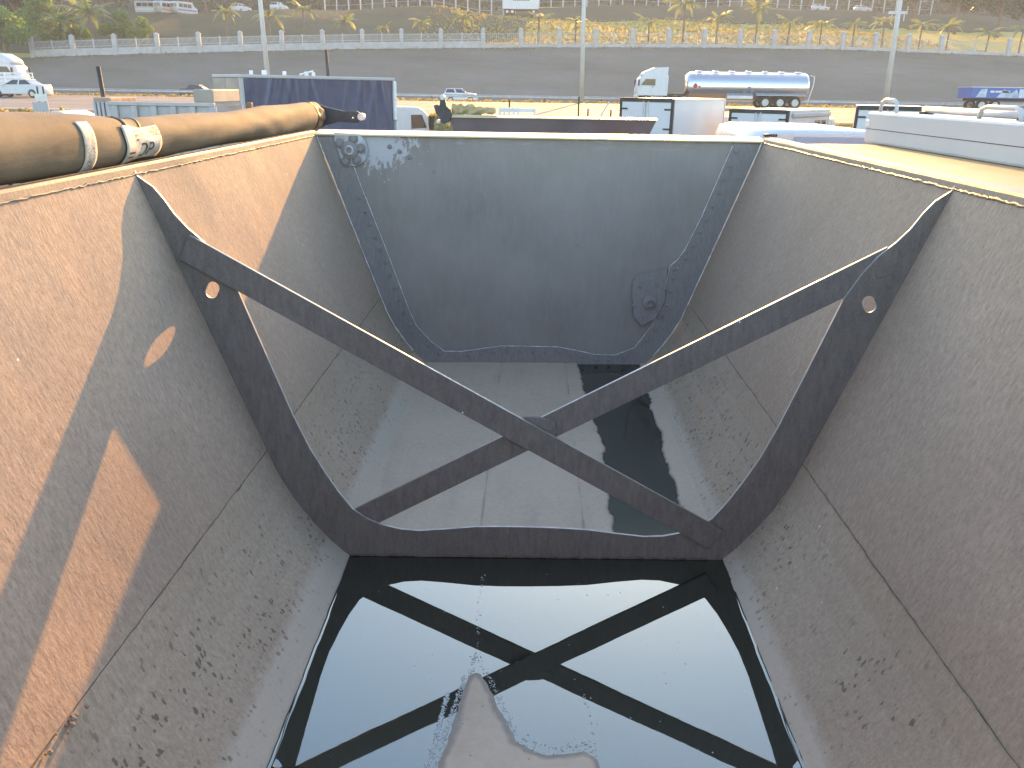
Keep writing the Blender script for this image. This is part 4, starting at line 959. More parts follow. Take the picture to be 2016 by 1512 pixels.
# box trucks seen from behind
def box_truck(px, py, Y, W, L, ang, label, side_windows=False, roof_dark=True, group='white box trucks with their rear doors towards us'):
    """rear left top corner at the pixel; nose points away and right by ang from +Y"""
    P = at(px, py, Y); rz = math.pi / 2 - ang
    # local: +X forward, rear face x=0, left side y=+W/2
    c, s = math.cos(rz), math.sin(rz); ox, oy = P.x - (-s * W / 2), Y - (c * W / 2)
    t = empty('box_truck', (ox, oy, 0), rz, label, 'truck', group); z0 = 0.85; zt = P.z
    MB().bbox(0, L, -W / 2, W / 2, z0, zt, 0.03).build('box_body', M_box_white, t)
    rear_doors(t, 0, W, z0, zt, M_box_white, M_black if roof_dark else M_galv)
    truck_base(t, 0.1, L + 1.5, z0, (1.0, L + 0.9), WH_V, W - 0.3)
    cab_over(t, L + 0.12, L + 1.75, min(W, 2.0), 0.55, min(zt - 0.35, 2.25), M_cab_white, 0, 0.4)
    for sy in (-1, 1): MB().bbox(-0.02, 0.03, sy * (W / 2 - 0.35) - 0.12, sy * (W / 2 - 0.35) + 0.12, z0 - 0.2, z0 - 0.05, 0.01).build('tail_light', M_tail, t)
    y = -W / 2 - 0.006
    for zz in (zt - 0.03, z0 + 0.06): MB().box(0.02, L - 0.02, y - 0.012, y + 0.002, zz - 0.04, zz + 0.025).build('side_trim', M_galv, t)
    for sx in (0.02, L - 0.08): MB().box(sx, sx + 0.06, y - 0.016, y, z0 + 0.09, zt - 0.075).build('side_trim', M_galv, t)
    if side_windows:
        tanp = simple('brown_shutter', (0.25, 0.21, 0.15), 0.6)
        for xa, xb, za, zb in ((0.18, 0.95, 0.05, 0.50), (3.05, 3.6, 0.30, 0.78), (3.85, 4.35, 0.30, 0.78)):
            f = MB().bbox(xa, xb, y - 0.03, y - 0.001, z0 + (zt - z0) * za, z0 + (zt - z0) * zb, 0.008).build('side_window', tanp, t)
            MB().box(xa + 0.08, xb - 0.08, y - 0.036, y - 0.031, z0 + (zt - z0) * za + 0.08, z0 + (zt - z0) * zb - 0.08).build('pane', tanp if xa < 1 else M_glass, f)
        MB().bbox(0.3, L - 0.1, y - 0.10, y - 0.001, zt - 0.26, zt - 0.10, 0.03).build('awning', M_grey_box, t)
    return t
box_truck(1223, 192, 33, 2.25, 4.6, rad(36), 'taller white box truck behind the dark headboard, doors closed')
box_truck(1438, 214, 33, 2.3, 4.7, rad(36), 'lower white box truck with brown side hatches, under the tanker', True)
box_truck(1687, 208, 30, 2.2, 4.4, rad(20), 'white box truck mostly hidden behind the near service body')

# polished tanker on the road
Yt = 77.0; xa, xb = at(1346, 165, Yt).x, at(1590, 175, Yt).x; zr = T(0, Yt)
tk = empty('tanker_truck', (at(1330, 200, Yt).x, Yt, zr), math.pi, 'articulated truck pulling a polished silver tank along the road', 'truck')
ox = tk.location.x
def lx(px): return -(at(px, 170, Yt).x - ox)
M_chrome = simple('polished_tank', (0.66, 0.66, 0.66), 0.25, 1.0, 0.01, 0.15)
zcen = at(1460, 171, Yt).z - zr; rz_, ry_ = 1.18, 1.22
x_f, x_r = lx(1347), lx(1588)
mb = MB(); n = 40; prof = [(x_f + 0.02, 0.55), (x_f - 0.10, 0.80), (x_f - 0.32, 0.95), (x_f - 0.6, 1.0), (x_r + 0.35, 1.0), (x_r + 0.12, 0.94), (x_r, 0.7)]
for x, k in prof:
    for i in range(n): w = 2 * math.pi * i / n; mb.v.append((x, ry_ * k * math.cos(w), zcen + rz_ * k * math.sin(w)))
for j in range(len(prof) - 1):
    for i in range(n): mb.f.append((j * n + i, j * n + (i + 1) % n, (j + 1) * n + (i + 1) % n, (j + 1) * n + i))
mb.f += [tuple(range(n)), tuple((len(prof) - 1) * n + i for i in range(n))]; mb.m = [0] * len(mb.f)
tank = mb.build('tank', M_chrome, tk, True)
for k in range(7):
    x = x_f - 1.2 - k * 1.45; MB().lathe([(zcen + rz_ - 0.05, 0.30), (zcen + rz_ + 0.08, 0.30), (zcen + rz_ + 0.12, 0.18)], (x, 0, 0), 'z', 12).build('manhole', M_galv, tank)
mb = MB()
for k in range(4): x = x_f - 1.0 - k * 2.9; mb.lathe([(x - 0.03, 1.0), (x + 0.03, 1.0)], (0, 0, 0), 'x', 4)
for s in (-1, 1): MB().tube([(x_f - 0.6, s * 0.55, zcen + rz_ + 0.02), (x_r + 0.4, s * 0.55, zcen + rz_ + 0.02)], 0.04, 6).build('walkway_rail', M_galv, tank)
yy = ry_ + 0.005
def spot(px, py, r, mat, name):
    P = at(px, py, Yt); z = P.z - zr; q = (z - zcen) / rz_; yv = ry_ * math.sqrt(max(0, 1 - q * q)) + 0.012
    MB().lathe([(yv - 0.03, r * 1.05), (yv + 0.02, r)], (lx(px), 0, z), 'y', 14).build(name, mat, tank)
spot(1364, 169, 0.20, M_red, 'hazard_plate'); spot(1372, 170, 0.10, M_red, 'hazard_plate')
for px, py in ((1469, 173), (1461, 180), (1475, 180)): spot(px, py, 0.13, simple('badge', (0.15, 0.15, 0.2), 0.5), 'badge')
MB().tube([(x_r + 0.1, 1.0, zcen + 1.0), (x_r - 0.25, 1.05, zcen + 0.9), (x_r - 0.25, 1.05, zcen + 0.2), (x_r + 0.1, 1.05, zcen - 1.3)], 0.05, 6).build('ladder', M_galv, tk)
cab_over(tk, lx(1310), lx(1253), 2.45, 0.95, at(1300, 150, Yt).z - zr, M_cab_white, at(1290, 136, Yt).z - at(1300, 150, Yt).z + 0.1, 0.35)
truck_base(tk, x_r + 0.3, lx(1256), 1.12, (x_r + 1.2, x_r + 2.5, x_r + 3.8, lx(1330), lx(1318) + 0.2, lx(1270)), WH_T, 2.45)
MB().bbox(x_r + 4.9, x_r + 7.2, 0.75, 1.2, 0.75, 1.05, 0.04).build('side_locker', M_galv, tk)
MB().bbox(x_r + 0.2, x_r + 4.6, 0.85, 1.22, 1.06, 1.12, 0.02).build('mudguard', M_galv, tk)

# truck with the picture of a mountain, far right
Yt = 80.0; a = at(1914, 172, Yt); zr = T(0, Yt); zt = a.z - zr
bt = empty('picture_truck', (a.x, Yt, zr), 0, 'blue box truck with a pale mountain picture at the right edge', 'truck')
M_blu2 = simple('poster_blue', (0.045, 0.11, 0.36), 0.4); M_snow = simple('poster_ice', (0.42, 0.50, 0.58), 0.5, 0, 0.5, 1.6); M_pal = simple('poster_pale', (0.55, 0.60, 0.66), 0.5)
Lb = 10.5
MB().bbox(0, Lb, 0.0, 2.5, 1.1, zt, 0.04).build('box_body', M_blu2, bt)
def flat(name, pts, mat, d): MB().prism([(x, z) for x, z in pts], 'y', -d, -d + 0.004).build(name, mat, bt)
k = lambda px: at(px, 190, Yt).x - a.x
flat('picture', [(k(1921), 1.2), (k(1930), 1.9), (k(1936), zt - 0.1), (k(1941), zt - 0.1), (k(1941), 1.2)], M_snow, 0.006)
flat('picture', [(k(1962), 1.2), (k(1975), 1.9), (k(1990), zt - 0.45), (k(1999), zt - 0.12), (k(2004), zt - 0.5), (k(2003), 1.2)], M_snow, 0.006)
flat('picture', [(k(2005), 1.2), (k(2005), zt - 0.1), (Lb - 0.1, zt - 0.1), (Lb - 0.1, 1.2)], M_pal, 0.006)
for x0_, x1_, zz in ((1948, 1956, 0.42), (1958, 1962, 0.42), (1963, 1987, 0.42)): flat('print_bar', [(k(x0_), zt - zz), (k(x1_), zt - zz), (k(x1_), zt - zz + 0.16), (k(x0_), zt - zz + 0.16)], M_white, 0.006)
MB().box(-0.02, Lb, -0.03, 2.53, zt + 0.002, zt + 0.07).build('roof_edge', M_galv, bt)
shifted(truck_base, 0.2, Lb + 1.5, 1.1, (1.2, 2.4, Lb + 1.0), WH_T, 2.45, off=(0, 1.25, 0), parent=bt)
shifted(cab_over, Lb + 0.4, Lb + 2.5, 2.4, 0.9, 2.9, M_cab_white, off=(0, 1.25, 0), parent=bt)

# left of the road: white lorry, sedan, dropside pickup
Yt = 79.0; zr = T(0, Yt); xf = at(46, 160, Yt).x
lo = empty('white_lorry', (xf, Yt, zr), 0, 'tall white lorry cab with roof deflector at the left edge', 'truck')
cab_over(lo, -2.3, 0.0, 2.45, 0.95, at(30, 125, Yt).z - zr, M_cab_white, at(20, 109, Yt).z - at(30, 125, Yt).z + 0.15, 0.4)
truck_base(lo, -9.0, -0.2, 1.1, (-8, -6.7, -1.3), WH_T, 2.45)
MB().bbox(-9.2, -2.6, -1.25, 1.25, 1.12, 3.7, 0.05).build('box_body', M_box_white, lo)
Yt = 72.0; P = at(50, 189, Yt); car((P.x - 0.35, Yt, T(0, Yt)), math.pi, M_cab_white, 'white saloon car passing on the near carriageway at left', 4.6, 1.8, 1.48)
Yt = 76.5; P = at(40, 180, Yt); pk = empty('dropside_pickup', (P.x, Yt - 1.0, T(0, Yt)), 0, 'white dropside pickup half hidden behind the white saloon', 'pickup')
MB().box(-2.2, 2.0, -0.02, 1.8, 0.78, 0.90).build('deck', M_white, pk)
for xx in (-2.2, -0.6, 0.9, 1.93):
    MB().box(xx, xx + 0.07, -0.03, 0.03, 0.905, 1.95).build('stake', M_white, pk)
for zz in (1.2, 1.55, 1.88): MB().box(-2.2, 2.0, 0.032, 0.07, zz, zz + 0.12).build('side_board', M_white, pk)
shifted(truck_base, -2.0, 2.2, 0.78, (-1.3, 1.5), WH_C, 1.8, off=(0, 0.9, 0), parent=pk)
Yt = 106.0; P = at(394, 178, Yt); car((P.x, Yt, 1.5), 0, M_darkcar, 'dark saloon car on the far carriageway behind the crash barrier', 4.5, 1.78, 1.55)
P = at(908, 185, Yt); car((P.x, Yt, 1.5), 0, M_silver, 'pale blue estate car on the far carriageway', 4.1, 1.78, 1.62, 'suv')
# road sign seen from the back, at the road edge
Ys = 46.0; P = at(78, 170, Ys); sg = empty('road_sign', (P.x, Ys, T(0, Ys)), 0, 'small road sign seen from its grey back on two posts', 'sign')
for s in (-1, 1): MB().tube([(s * 0.16, 0, -0.2), (s * 0.16, 0, P.z - T(0, Ys))], 0.045, 6).build('post', M_chassis, sg)
MB().bbox(-0.34, 0.34, -0.07, -0.05, 0.55, 0.95, 0.006).build('sign_plate', M_galv, sg)

# grey tipper lorry beyond the roll
Yt = 24.0; a, b = at(213, 207, Yt), at(425, 210, Yt); zt = a.z
dt = empty('tipper_lorry', (a.x, Yt, 0), 0, 'pale grey ribbed tipper body with rusty ribbed tailgate, behind the tarpaulin roll', 'truck')
M_tip = simple('faded_grey_steel', (0.44, 0.42, 0.40), 0.7, 0, 0.15, 2, dirt=((0.30, 0.24, 0.19), 0.6)); M_rust = simple('rusty_tan', (0.36, 0.25, 0.17), 0.8, 0, 0.3, 4)
Lb = b.x - a.x
mb = MB(); mb.box(0, Lb, 0, 0.06, 1.2, zt); mb.box(0, Lb, 2.2, 2.26, 1.2, zt); mb.box(0.065, Lb - 0.1, 0.065, 2.195, 1.2, 1.28); mb.build('tipper_body', M_tip, dt)
MB().bbox(0.0, Lb - 0.02, -0.07, 0.05, zt + 0.002, zt + 0.10, 0.015).build('top_rail', M_tip, dt)
for i in range(6):
    x = 0.12 + i * (Lb - 0.3) / 5; MB().bbox(x, x + 0.17, -0.09, -0.001, 1.2, zt - 0.005, 0.015).build('rib', M_tip, dt)
hb = at(405, 176, Yt).z; MB().bbox(Lb - 0.62, Lb - 0.05, 0.0, 2.2, zt + 0.11, hb, 0.03).build('headboard', tan, dt)
t2 = at(172, 193, Yt).x - a.x; zt2 = at(185, 192, Yt).z
g = MB().bbox(t2, -0.05, 0.3, 1.9, 1.1, zt2, 0.03).build('tailgate', M_rust, dt)
for i in range(4): MB().tube([(t2 + 0.05 + i * 0.12, 0.24, 1.1), (t2 + 0.05 + i * 0.12, 0.24, zt2 - 0.12)], 0.045, 8).build('rib', M_tip, g, True)
truck_base(dt, -0.2, Lb + 2.2, 1.15, (0.8, 2.0, Lb + 1.3), WH_T, 2.4)
for c in list(dt.children):
    if c.name.split('.')[0] in ('chassis_beam', 'axle', 'wheel'): c.location.y += 1.13
shifted(cab_over, Lb + 0.1, Lb + 1.9, 2.3, 0.8, 2.2, tan, off=(0, 1.13, 0), parent=dt)
# small white pickup with a rack behind the roll
Yt = 26.0; a = at(63, 201, Yt); rk = empty('rack_pickup', (a.x, Yt, 0), 0, 'small white pickup with a slatted rear board, above the roll at left', 'pickup')
MB().box(0, 0.48, 0, 0.05, a.z - 0.27, a.z).build('rear_board', M_grey_box, rk)
for i in range(5): MB().box(0.03 + i * 0.095, 0.07 + i * 0.095, 0.0, 0.04, 1.0, a.z - 0.275).build('slat', M_white, rk)
zc_ = at(115, 219, Yt).z; L2 = at(140, 222, Yt).x - a.x
MB().prism([(0.5, 0.6), (0.5, zc_), (L2 - 0.35, zc_), (L2 - 0.1, zc_ - 0.12), (L2 + 0.1, zc_ - 0.5), (L2 + 0.8, zc_ - 0.6), (L2 + 0.85, 0.6)], 'y', 0.0, 1.6).build('cab', M_cab_white, rk)
MB().prism([(0.6, zc_ - 0.5), (0.6, zc_ - 0.12), (L2 - 0.35, zc_ - 0.12), (L2 - 0.08, zc_ - 0.5)], 'y', -0.012, -0.002).build('side_window', M_glass, rk)
MB().bbox(-1.6, L2 + 0.8, 0.02, 1.58, 0.45, 0.98, 0.05).build('body', M_cab_white, rk)
for x in (-1.0, L2 + 0.2):
    for y in (0.1, 1.5): wheel((x, y, 0.325), WH_C, rk, rz=math.pi / 2)

# second tipping body: dark headboard with a bundled tarpaulin on it
Y2 = 9.5; L_, R_ = at(884, 232, Y2), at(1292, 237, Y2); zt = (L_.z + R_.z) / 2; xm = (L_.x + R_.x) / 2; hw = (R_.x - L_.x) / 2
t2 = empty('second_trailer', (xm, Y2, 0), 0, 'second trailer with a dark stained headboard just beyond the far wall', 'trailer')
M_hb = simple('stained_headboard', (0.115, 0.085, 0.085), 0.6, 0, 0.25, 2.5, dirt=((0.15, 0.06, 0.055), 0.8), bmp=0.1)
link_mesh('headboard', plate_mesh('headboard', [[(-hw, zt), (hw, zt), (hw * 0.93, zt - 0.18), (hw * 0.70, zt - 0.9), (hw * 0.55, zt - 1.3), (-hw * 0.55, zt - 1.3), (-hw * 0.70, zt - 0.9), (-hw * 0.95, zt - 0.16)]], 0, 0.02), M_hb, t2)
MB().prism([(-0.03, zt + 0.002), (-0.028, zt + 0.014), (0.11, zt + 0.026), (0.11, zt + 0.003)], 'x', -hw - 0.01, hw + 0.01).build('top_lip', M_lip, t2)
for s in (-1, 1):
    mb = MB(); ch = [(s * hw * 0.97, zt - 0.45), (s * hw * 0.72, zt - 0.95), (s * hw * 0.55, zt - 1.3)]
    mb.add([(x, 0.02, z) for x, z in ch] + [(x, 5.5, z) for x, z in ch], [(0, 1, 4, 3), (1, 2, 5, 4)]); mb.build('side_wall', M_hb, t2)
    MB().bbox(s * hw * 0.97 - 0.04, s * hw * 0.97 + 0.04, 0.012, 5.5, zt - 0.47, zt - 0.42, 0.01).build('rim_rail', M_hb, t2)
    MB().bbox(s * 0.4 - 0.06, s * 0.4 + 0.06, 0, 5.5, 1.0, 1.3, 0.01).build('chassis_beam', M_chassis, t2)
    for y in (3.4, 4.7): wheel((s * 0.95, y, 0.502), WH_T, t2)
    MB().box(s * 0.4 - 0.05, s * 0.4 + 0.05, 0.6, 0.7, 0, 0.998).build('landing_leg', M_chassis, t2)
MB().box(-hw * 0.55, hw * 0.55, 0.012, 5.5, zt - 1.36, zt - 1.302).build('floor_plate', M_hb, t2)
for y in (3.4, 4.7): MB().tube([(-0.95, y, 0.5), (0.95, y, 0.5)], 0.065, 8).build('axle', M_chassis, t2)
MB().box(-0.5, 0.5, 1.0, 4.8, 1.303, zt - 1.362).build('cradle_beam', M_chassis, t2)
tb = empty('bundled_tarpaulin', (xm, Y2, 0), 0, 'crumpled tan tarpaulin bundle lying on the dark headboard', 'tarpaulin')
M_tan = simple('tan_canvas', (0.42, 0.33, 0.16), 0.7, 0, 0.25, 12, bmp=0.3)
a, b = at(890, 214, Y2 + 0.08), at(976, 219, Y2 + 0.08); mb = MB(); n = 44; m_ = 22; rr = random.Random(8); Lx = b.x - a.x
for i in range(n + 1):
    u = i / n; r = 0.050 + 0.018 * math.sin(u * 5.5 + 0.3) + 0.004 * math.sin(u * 31); r *= 1 - 0.45 * math.exp(-((u - 0.30) / 0.045) ** 2) - 0.55 * max(0, (u - 0.93) / 0.07) ** 2
    for k_ in range(m_):
        w = 2 * math.pi * k_ / m_; q = r * (1 + 0.16 * math.sin(5 * w + u * 17) + 0.10 * math.sin(9 * w - u * 23)); mb.v.append((a.x - xm + u * Lx, 0.08 + 1.2 * q * math.cos(w), zt + 0.075 + q * math.sin(w)))
mb.f = [(i * m_ + k_, i * m_ + (k_ + 1) % m_, (i + 1) * m_ + (k_ + 1) % m_, (i + 1) * m_ + k_) for i in range(n) for k_ in range(m_)] + [tuple(range(m_))[::-1], tuple(n * m_ + k_ for k_ in range(m_))]; mb.m = [0] * len(mb.f)
mb.build('bundle', M_tan, tb, True)
MB().bbox(a.x - xm - 0.02, b.x - xm + 0.02, 0.0, 0.12, zt + 0.018, zt + 0.030, 0.004).build('support_bar', M_roller, tb)
# end plate with rollers hanging beside it
ap = empty('crank_plate', (at(873, 215, Y2).x, Y2 - 0.02, 0), 0, 'dark star-shaped crank plate with pale rollers at the corner of the second trailer', 'crank')
k = lambda px, py: (at(px, py, Y2).x - ap.location.x, at(px, py, Y2).z)
me = plate_mesh('plate', [[k(*q) for q in ((868, 196), (877, 196), (879, 208), (887, 216), (890, 228), (884, 240), (874, 243), (869, 240), (866, 232), (859, 222), (855, 208), (862, 206), (866, 208))]], 0, 0.03, 0.002); link_mesh('plate', me, M_dark, ap)
for px, py, r in ((872, 192, 0.030), (864, 239, 0.022)):
    x, z = k(px, py); MB().lathe([(-0.045, r * 0.8), (-0.03, r), (0.03, r)], (x, 0, z), 'y', 14).build('roller', M_roller, ap)
x, z = k(885, 236); MB().tube([(x - 0.02, 0.016, z), (x - 0.02, 0.11, z), (x + 0.10, 0.11, z)], 0.02, 8).build('bracket', M_dark, ap)

# near service body on the right and the pale van behind it
M_near = simple('service_white', (0.50, 0.50, 0.48), 0.45, 0, 0.05, 1.5, dirt=((0.60, 0.57, 0.50), 0.4))
XF = 5.0; zt, zd = 3.045, 2.60
sv = empty('service_truck', (0, 0, 0), 0, 'white service body with grab handles and a pipe on its roof, beside the right rail', 'truck')
y_far = at(1706, 250, 13).y
MB().bbox(XF, XF + 2.2, 5.0, 13.0, zd + 0.002, zt, 0.035).build('roof_housing', M_near, sv)
deck = [(3.35, 1.2), (3.35, 2.25), (3.42, 2.42), (3.58, 2.53), (3.85, 2.585), (4.4, 2.60), (7.3, 2.60), (7.3, 1.2)]
mb = MB(); ys_ = [(4.6, 0), (12.2, 0), (12.8, 0.02), (13.1, 0.08), (13.3, 0.2)]
for y, d in ys_:
    for x, z in deck: mb.v.append((x + (0.9 * d if x < 4 else 0), y, z - d * (1 if z > 2 else 0)))
kk = len(deck)
for j in range(len(ys_) - 1):
    for i in range(kk): mb.f.append((j * kk + i, j * kk + (i + 1) % kk, (j + 1) * kk + (i + 1) % kk, (j + 1) * kk + i))
mb.f += [tuple(range(kk)), tuple((len(ys_) - 1) * kk + i for i in range(kk))]; mb.m = [0] * len(mb.f); mb.build('roof_deck', simple('cream_deck', (0.40, 0.28, 0.14), 0.7, 0, 0.1, 1.5), sv)
MB().box(XF - 0.004, XF + 0.01, 5.05, 12.95, 2.80, 2.808).build('panel_seam', M_chassis, sv)
def handle(y0, y1, h, name='grab_handle'):
    MB().tube([(XF + 0.12, y0, zt - 0.02), (XF + 0.12, y0 + 0.05, zt + h * 0.8), (XF + 0.12, y0 + 0.16, zt + h), (XF + 0.12, y1 - 0.16, zt + h), (XF + 0.12, y1 - 0.05, zt + h * 0.8), (XF + 0.12, y1, zt - 0.02)], 0.028, 8).build(name, M_near, sv, True)
handle(12.25, 12.85, 0.17); handle(9.1, 10.0, 0.13)
MB().tube([(XF + 0.35, 11.9, zt + 0.06), (XF + 0.30, 8.0, zt + 0.05)], 0.045, 10).build('roof_pipe', M_near, sv, True)
for y in (11.8, 9.4): MB().box(XF + 0.25, XF + 0.42, y - 0.04, y + 0.04, zt + 0.001, zt + 0.03).build('pipe_clip', M_dark, sv)
MB().bbox(XF + 0.15, XF + 0.4, 8.7, 8.95, zt + 0.001, zt + 0.10, 0.02).build('latch', M_dark, sv)
MB().bbox(XF - 0.02, XF + 0.02, 12.85, 12.98, 2.83, 2.93, 0.01).build('latch', M_lamp, sv)
shifted(truck_base, 0, 8.5, 1.2, (1.2, 6.5), WH_T, 2.4, off=(0, 0, 0), parent=sv)
for c in list(sv.children):
    if c.name.split('.')[0] in ('chassis_beam', 'axle', 'wheel'):
        c.rotation_euler.z += math.pi / 2; l = c.location.copy(); c.location = (5.3 - l.y, 4.7 + l.x, l.z)
# pale van
Yv = 15.0; a = at(1508, 268, Yv); ztv = at(1560, 263, Yv).z
vn = empty('panel_van', (a.x, Yv, 0), 0, 'white panel van whose shaded blue-white rear peeps over the right rail', 'van')
me = plate_mesh('body', [[(0.0, 0.5), (0.0, ztv - 0.20), (0.06, ztv - 0.06), (0.25, ztv - 0.01), (1.0, ztv), (2.1, ztv - 0.01), (2.25, ztv - 0.1), (2.3, 0.5)]], 2.0, 3.9, 0.05); link_mesh('body', me, M_cab_white, vn)
M_vblue = simple('van_rear_shade', (0.24, 0.33, 0.45), 0.3, 0, 0.08, 2, spec=0.7)
MB().bbox(0.50, 2.12, -0.03, -0.006, ztv - 0.75, ztv - 0.05, 0.006).build('rear_window', M_vblue, vn)  # added panel; its blue paints the shaded white rear reflecting the sky
for i in range(5): MB().bbox(-0.02 + i * 0.045, 0.012 + i * 0.045, -0.02, 0.12, ztv - 0.06 - 0.0 * i, ztv - 0.015, 0.004).build('roof_vent', M_black, vn)
for x in (0.15, 2.15):
    for y in (0.8, 3.3): wheel((x, y, 0.385), WH_V, vn)

# far vehicles on the terrace
def terr_at(px, py):
    Y = 175.0
    for _ in range(8): P = at(px, py, Y); Y = terr_y(P.x) + 3
    return P.x, Y, T(P.x, Y)
for px, py, rz, lab in ((475, 12, 1.2, 'small white hatchback parked on the terrace, left of the lamp mast'), (550, 13, 1.3, 'small white hatchback parked on the terrace, right of the lamp mast'), (1613, 27, 0.3, 'white car parked behind the terrace posts near the right'), (1696, 30, 0.2, 'white car glinting on the terrace left of the crossbar mast')):
    x, y, z = terr_at(px, py); car((x, y, z), rz, M_cab_white, lab, 3.9, 1.75, 1.55, 'suv', 'cars parked on the terrace')
def van(px, py, rz, lab, stripe):
    x, y, z = terr_at(px, py); v = empty('minibus', (x, y, z), rz, lab, 'van', 'minibuses parked on the terrace')
    link_mesh('body', plate_mesh('body', [[(-2.6, 0.35), (-2.6, 2.1), (-2.4, 2.25), (1.3, 2.25), (1.9, 1.5), (2.5, 1.2), (2.6, 0.4)]], 0, 1.75, 0.05), M_cab_white, v)
    for s in (-1, 1):
        for i in range(3): MB().box(-2.2 + i * 1.1, -1.25 + i * 1.1, s * 0.93 - 0.01, s * 0.93 + 0.01, 1.35, 1.95).build('side_window', M_glass, v)
        MB().box(-2.5, 2.2, s * 0.93 - 0.008, s * 0.93 + 0.008, 0.75, 1.0).build('stripe', stripe, v)
        for xx in (-1.7, 1.6): wheel((xx, s * 0.8, 0.325), WH_C, v, rz=math.pi / 2)
    MB().box(-2.68, -2.655, -0.7, 0.7, 1.35, 1.95).build('rear_window', M_glass, v)
M_or = simple('orange_stripe', (0.55, 0.22, 0.05), 0.5); M_pu = simple('violet_stripe', (0.25, 0.15, 0.45), 0.5)
van(296, 13, 0.0, 'white minibus parked side-on above the tree at left', M_white)
van(330, 12, 1.2, 'white minibus with an orange stripe, left of a pair', M_or); van(362, 12, 1.2, 'white minibus with a violet stripe, right of a pair', M_pu)
x, y, z = terr_at(990, 20); x2, _, _ = terr_at(1060, 21)
pt = empty('parked_semitrailer', (x, y - 2.5, z), 0, 'white box semitrailer with dark lettering on the terrace', 'trailer')
MB().bbox(0, x2 - x, 0, 2.4, 1.0, 3.6, 0.05).build('box_body', M_box_white, pt); Lw = x2 - x
for i in range(9): w_ = Lw * 0.045; x_ = Lw * 0.29 + i * Lw * 0.052; MB().box(x_, x_ + w_ * 0.85, -0.02, -0.006, 2.55, 2.55 + (0.32 if i != 4 else 0.55)).build('letter_block', M_grey, pt)
for xx in (1.0, 2.1, Lw - 1): 
    for yy in (0.3, 2.1): wheel((xx, yy, 0.502), WH_T, pt, rz=math.pi / 2)
for s in (0.7, 1.7): MB().box(0.2, Lw - 0.2, s - 0.06, s + 0.06, 0.75, 0.995).build('chassis_beam', M_chassis, pt)

# ------------------------------------------------------------------ palms, trees
def leaf_mat(name, a, b_, tr_):
    m = bpy.data.materials.new(name); m.use_nodes = True; nt = m.node_tree; nt.nodes.clear(); out = N(nt, 'ShaderNodeOutputMaterial')
    v = coords(nt); n1 = noise(nt, v, 1.3, 3); c = mixc(nt, ramp(nt, n1, [(0.35, 0), (0.65, 1)]), a, b_)
    pb = N(nt, 'ShaderNodeBsdfPrincipled'); nt.links.new(c, pb.inputs['Base Color']); pb.inputs['Roughness'].default_value = 0.45
    tl_ = N(nt, 'ShaderNodeBsdfTranslucent'); cc = mixc(nt, 1.0, c, tr_, 'MULTIPLY'); nt.links.new(cc, tl_.inputs[0])
    mx = N(nt, 'ShaderNodeMixShader'); mx.inputs[0].default_value = 0.45; nt.links.new(pb.outputs[0], mx.inputs[1]); nt.links.new(tl_.outputs[0], mx.inputs[2]); nt.links.new(mx.outputs[0], out.inputs[0]); return m
M_palm = leaf_mat('palm_leaf', (0.14, 0.17, 0.07), (0.22, 0.225, 0.10), (1.6, 1.7, 1.0))
M_leaf = leaf_mat('tree_leaf', (0.075, 0.14, 0.04), (0.15, 0.215, 0.055), (2.0, 2.2, 0.9))
M_leafd = leaf_mat('dark_leaf', (0.028, 0.052, 0.030), (0.050, 0.078, 0.042), (0.9, 1.0, 0.7))
M_bark = simple('bark', (0.16, 0.125, 0.09), 0.9, 0, 0.3, 3, bmp=0.3)
def frond_mesh(L, droop, seed):
    r = random.Random(seed); mb = MB(); n = 16; pts = []
    for i in range(n + 1): t = i / n; pts.append(Vector((L * (t - 0.18 * droop * t * t), 0, L * (0.45 * t - droop * 0.95 * t * t))))
    mb.tube(pts, [0.035 * (1 - 0.85 * i / n) for i in range(n + 1)], 4)
    for i in range(2, n + 1):
        for s in (-1, 1):
            p = pts[i]; t = i / n; l = 0.62 * L * 0.42 * math.sin(math.pi * (0.12 + 0.80 * t)) * r.uniform(0.85, 1.1); fwd = (pts[i] - pts[i - 1]).normalized()
            tip = p + fwd * l * 0.55 + Vector((0, s * l * 0.75, -l * r.uniform(0.25, 0.6))); w = fwd * 0.085 * L / 2
            mb.add([p - w, p + w, tip + w * 0.2], [(0, 1, 2)])
    o = mb.build('frond', M_palm, fix=False); me = o.data; bpy.data.objects.remove(o); return me
FR = [frond_mesh(2.3, 0.55, 1), frond_mesh(2.2, 0.85, 2), frond_mesh(2.0, 1.15, 3), frond_mesh(2.4, 0.35, 4)]
def palm(px, py_base, py_top, Yo, seed, label, sc=1.0, nf=13):
    Y = 145.0
    for _ in range(8): P = at(px, py_base, Y); Y = YC(P.x) + Yo
    z0 = T(P.x, Y); zt = at(px, py_top, Y).z; r = random.Random(seed); H = max(1.0, zt - z0 - 1.0 * sc)
    t = empty('palm_tree', (P.x, Y, z0), r.uniform(0, 6), label, 'palm', 'palms behind the boundary fence')
    MB().tube([(0, 0, -0.3), (0.05, 0.03, H * 0.4), (0.08, 0.0, H)], [0.20, 0.15, 0.13], 8).build('trunk', M_bark, t, True)
    for i in range(nf):
        f = link_mesh('frond', FR[(i + seed) % 4 if i > 4 else (3 if i % 2 else 0)], None, t); f.location = (0.08, 0, H)
        f.rotation_euler = (r.uniform(-0.25, 0.25), r.uniform(-0.5, 0.25), i * 2.399 + r.uniform(-0.3, 0.3)); f.scale = [1.22 * sc * r.uniform(0.8, 1.15)] * 3
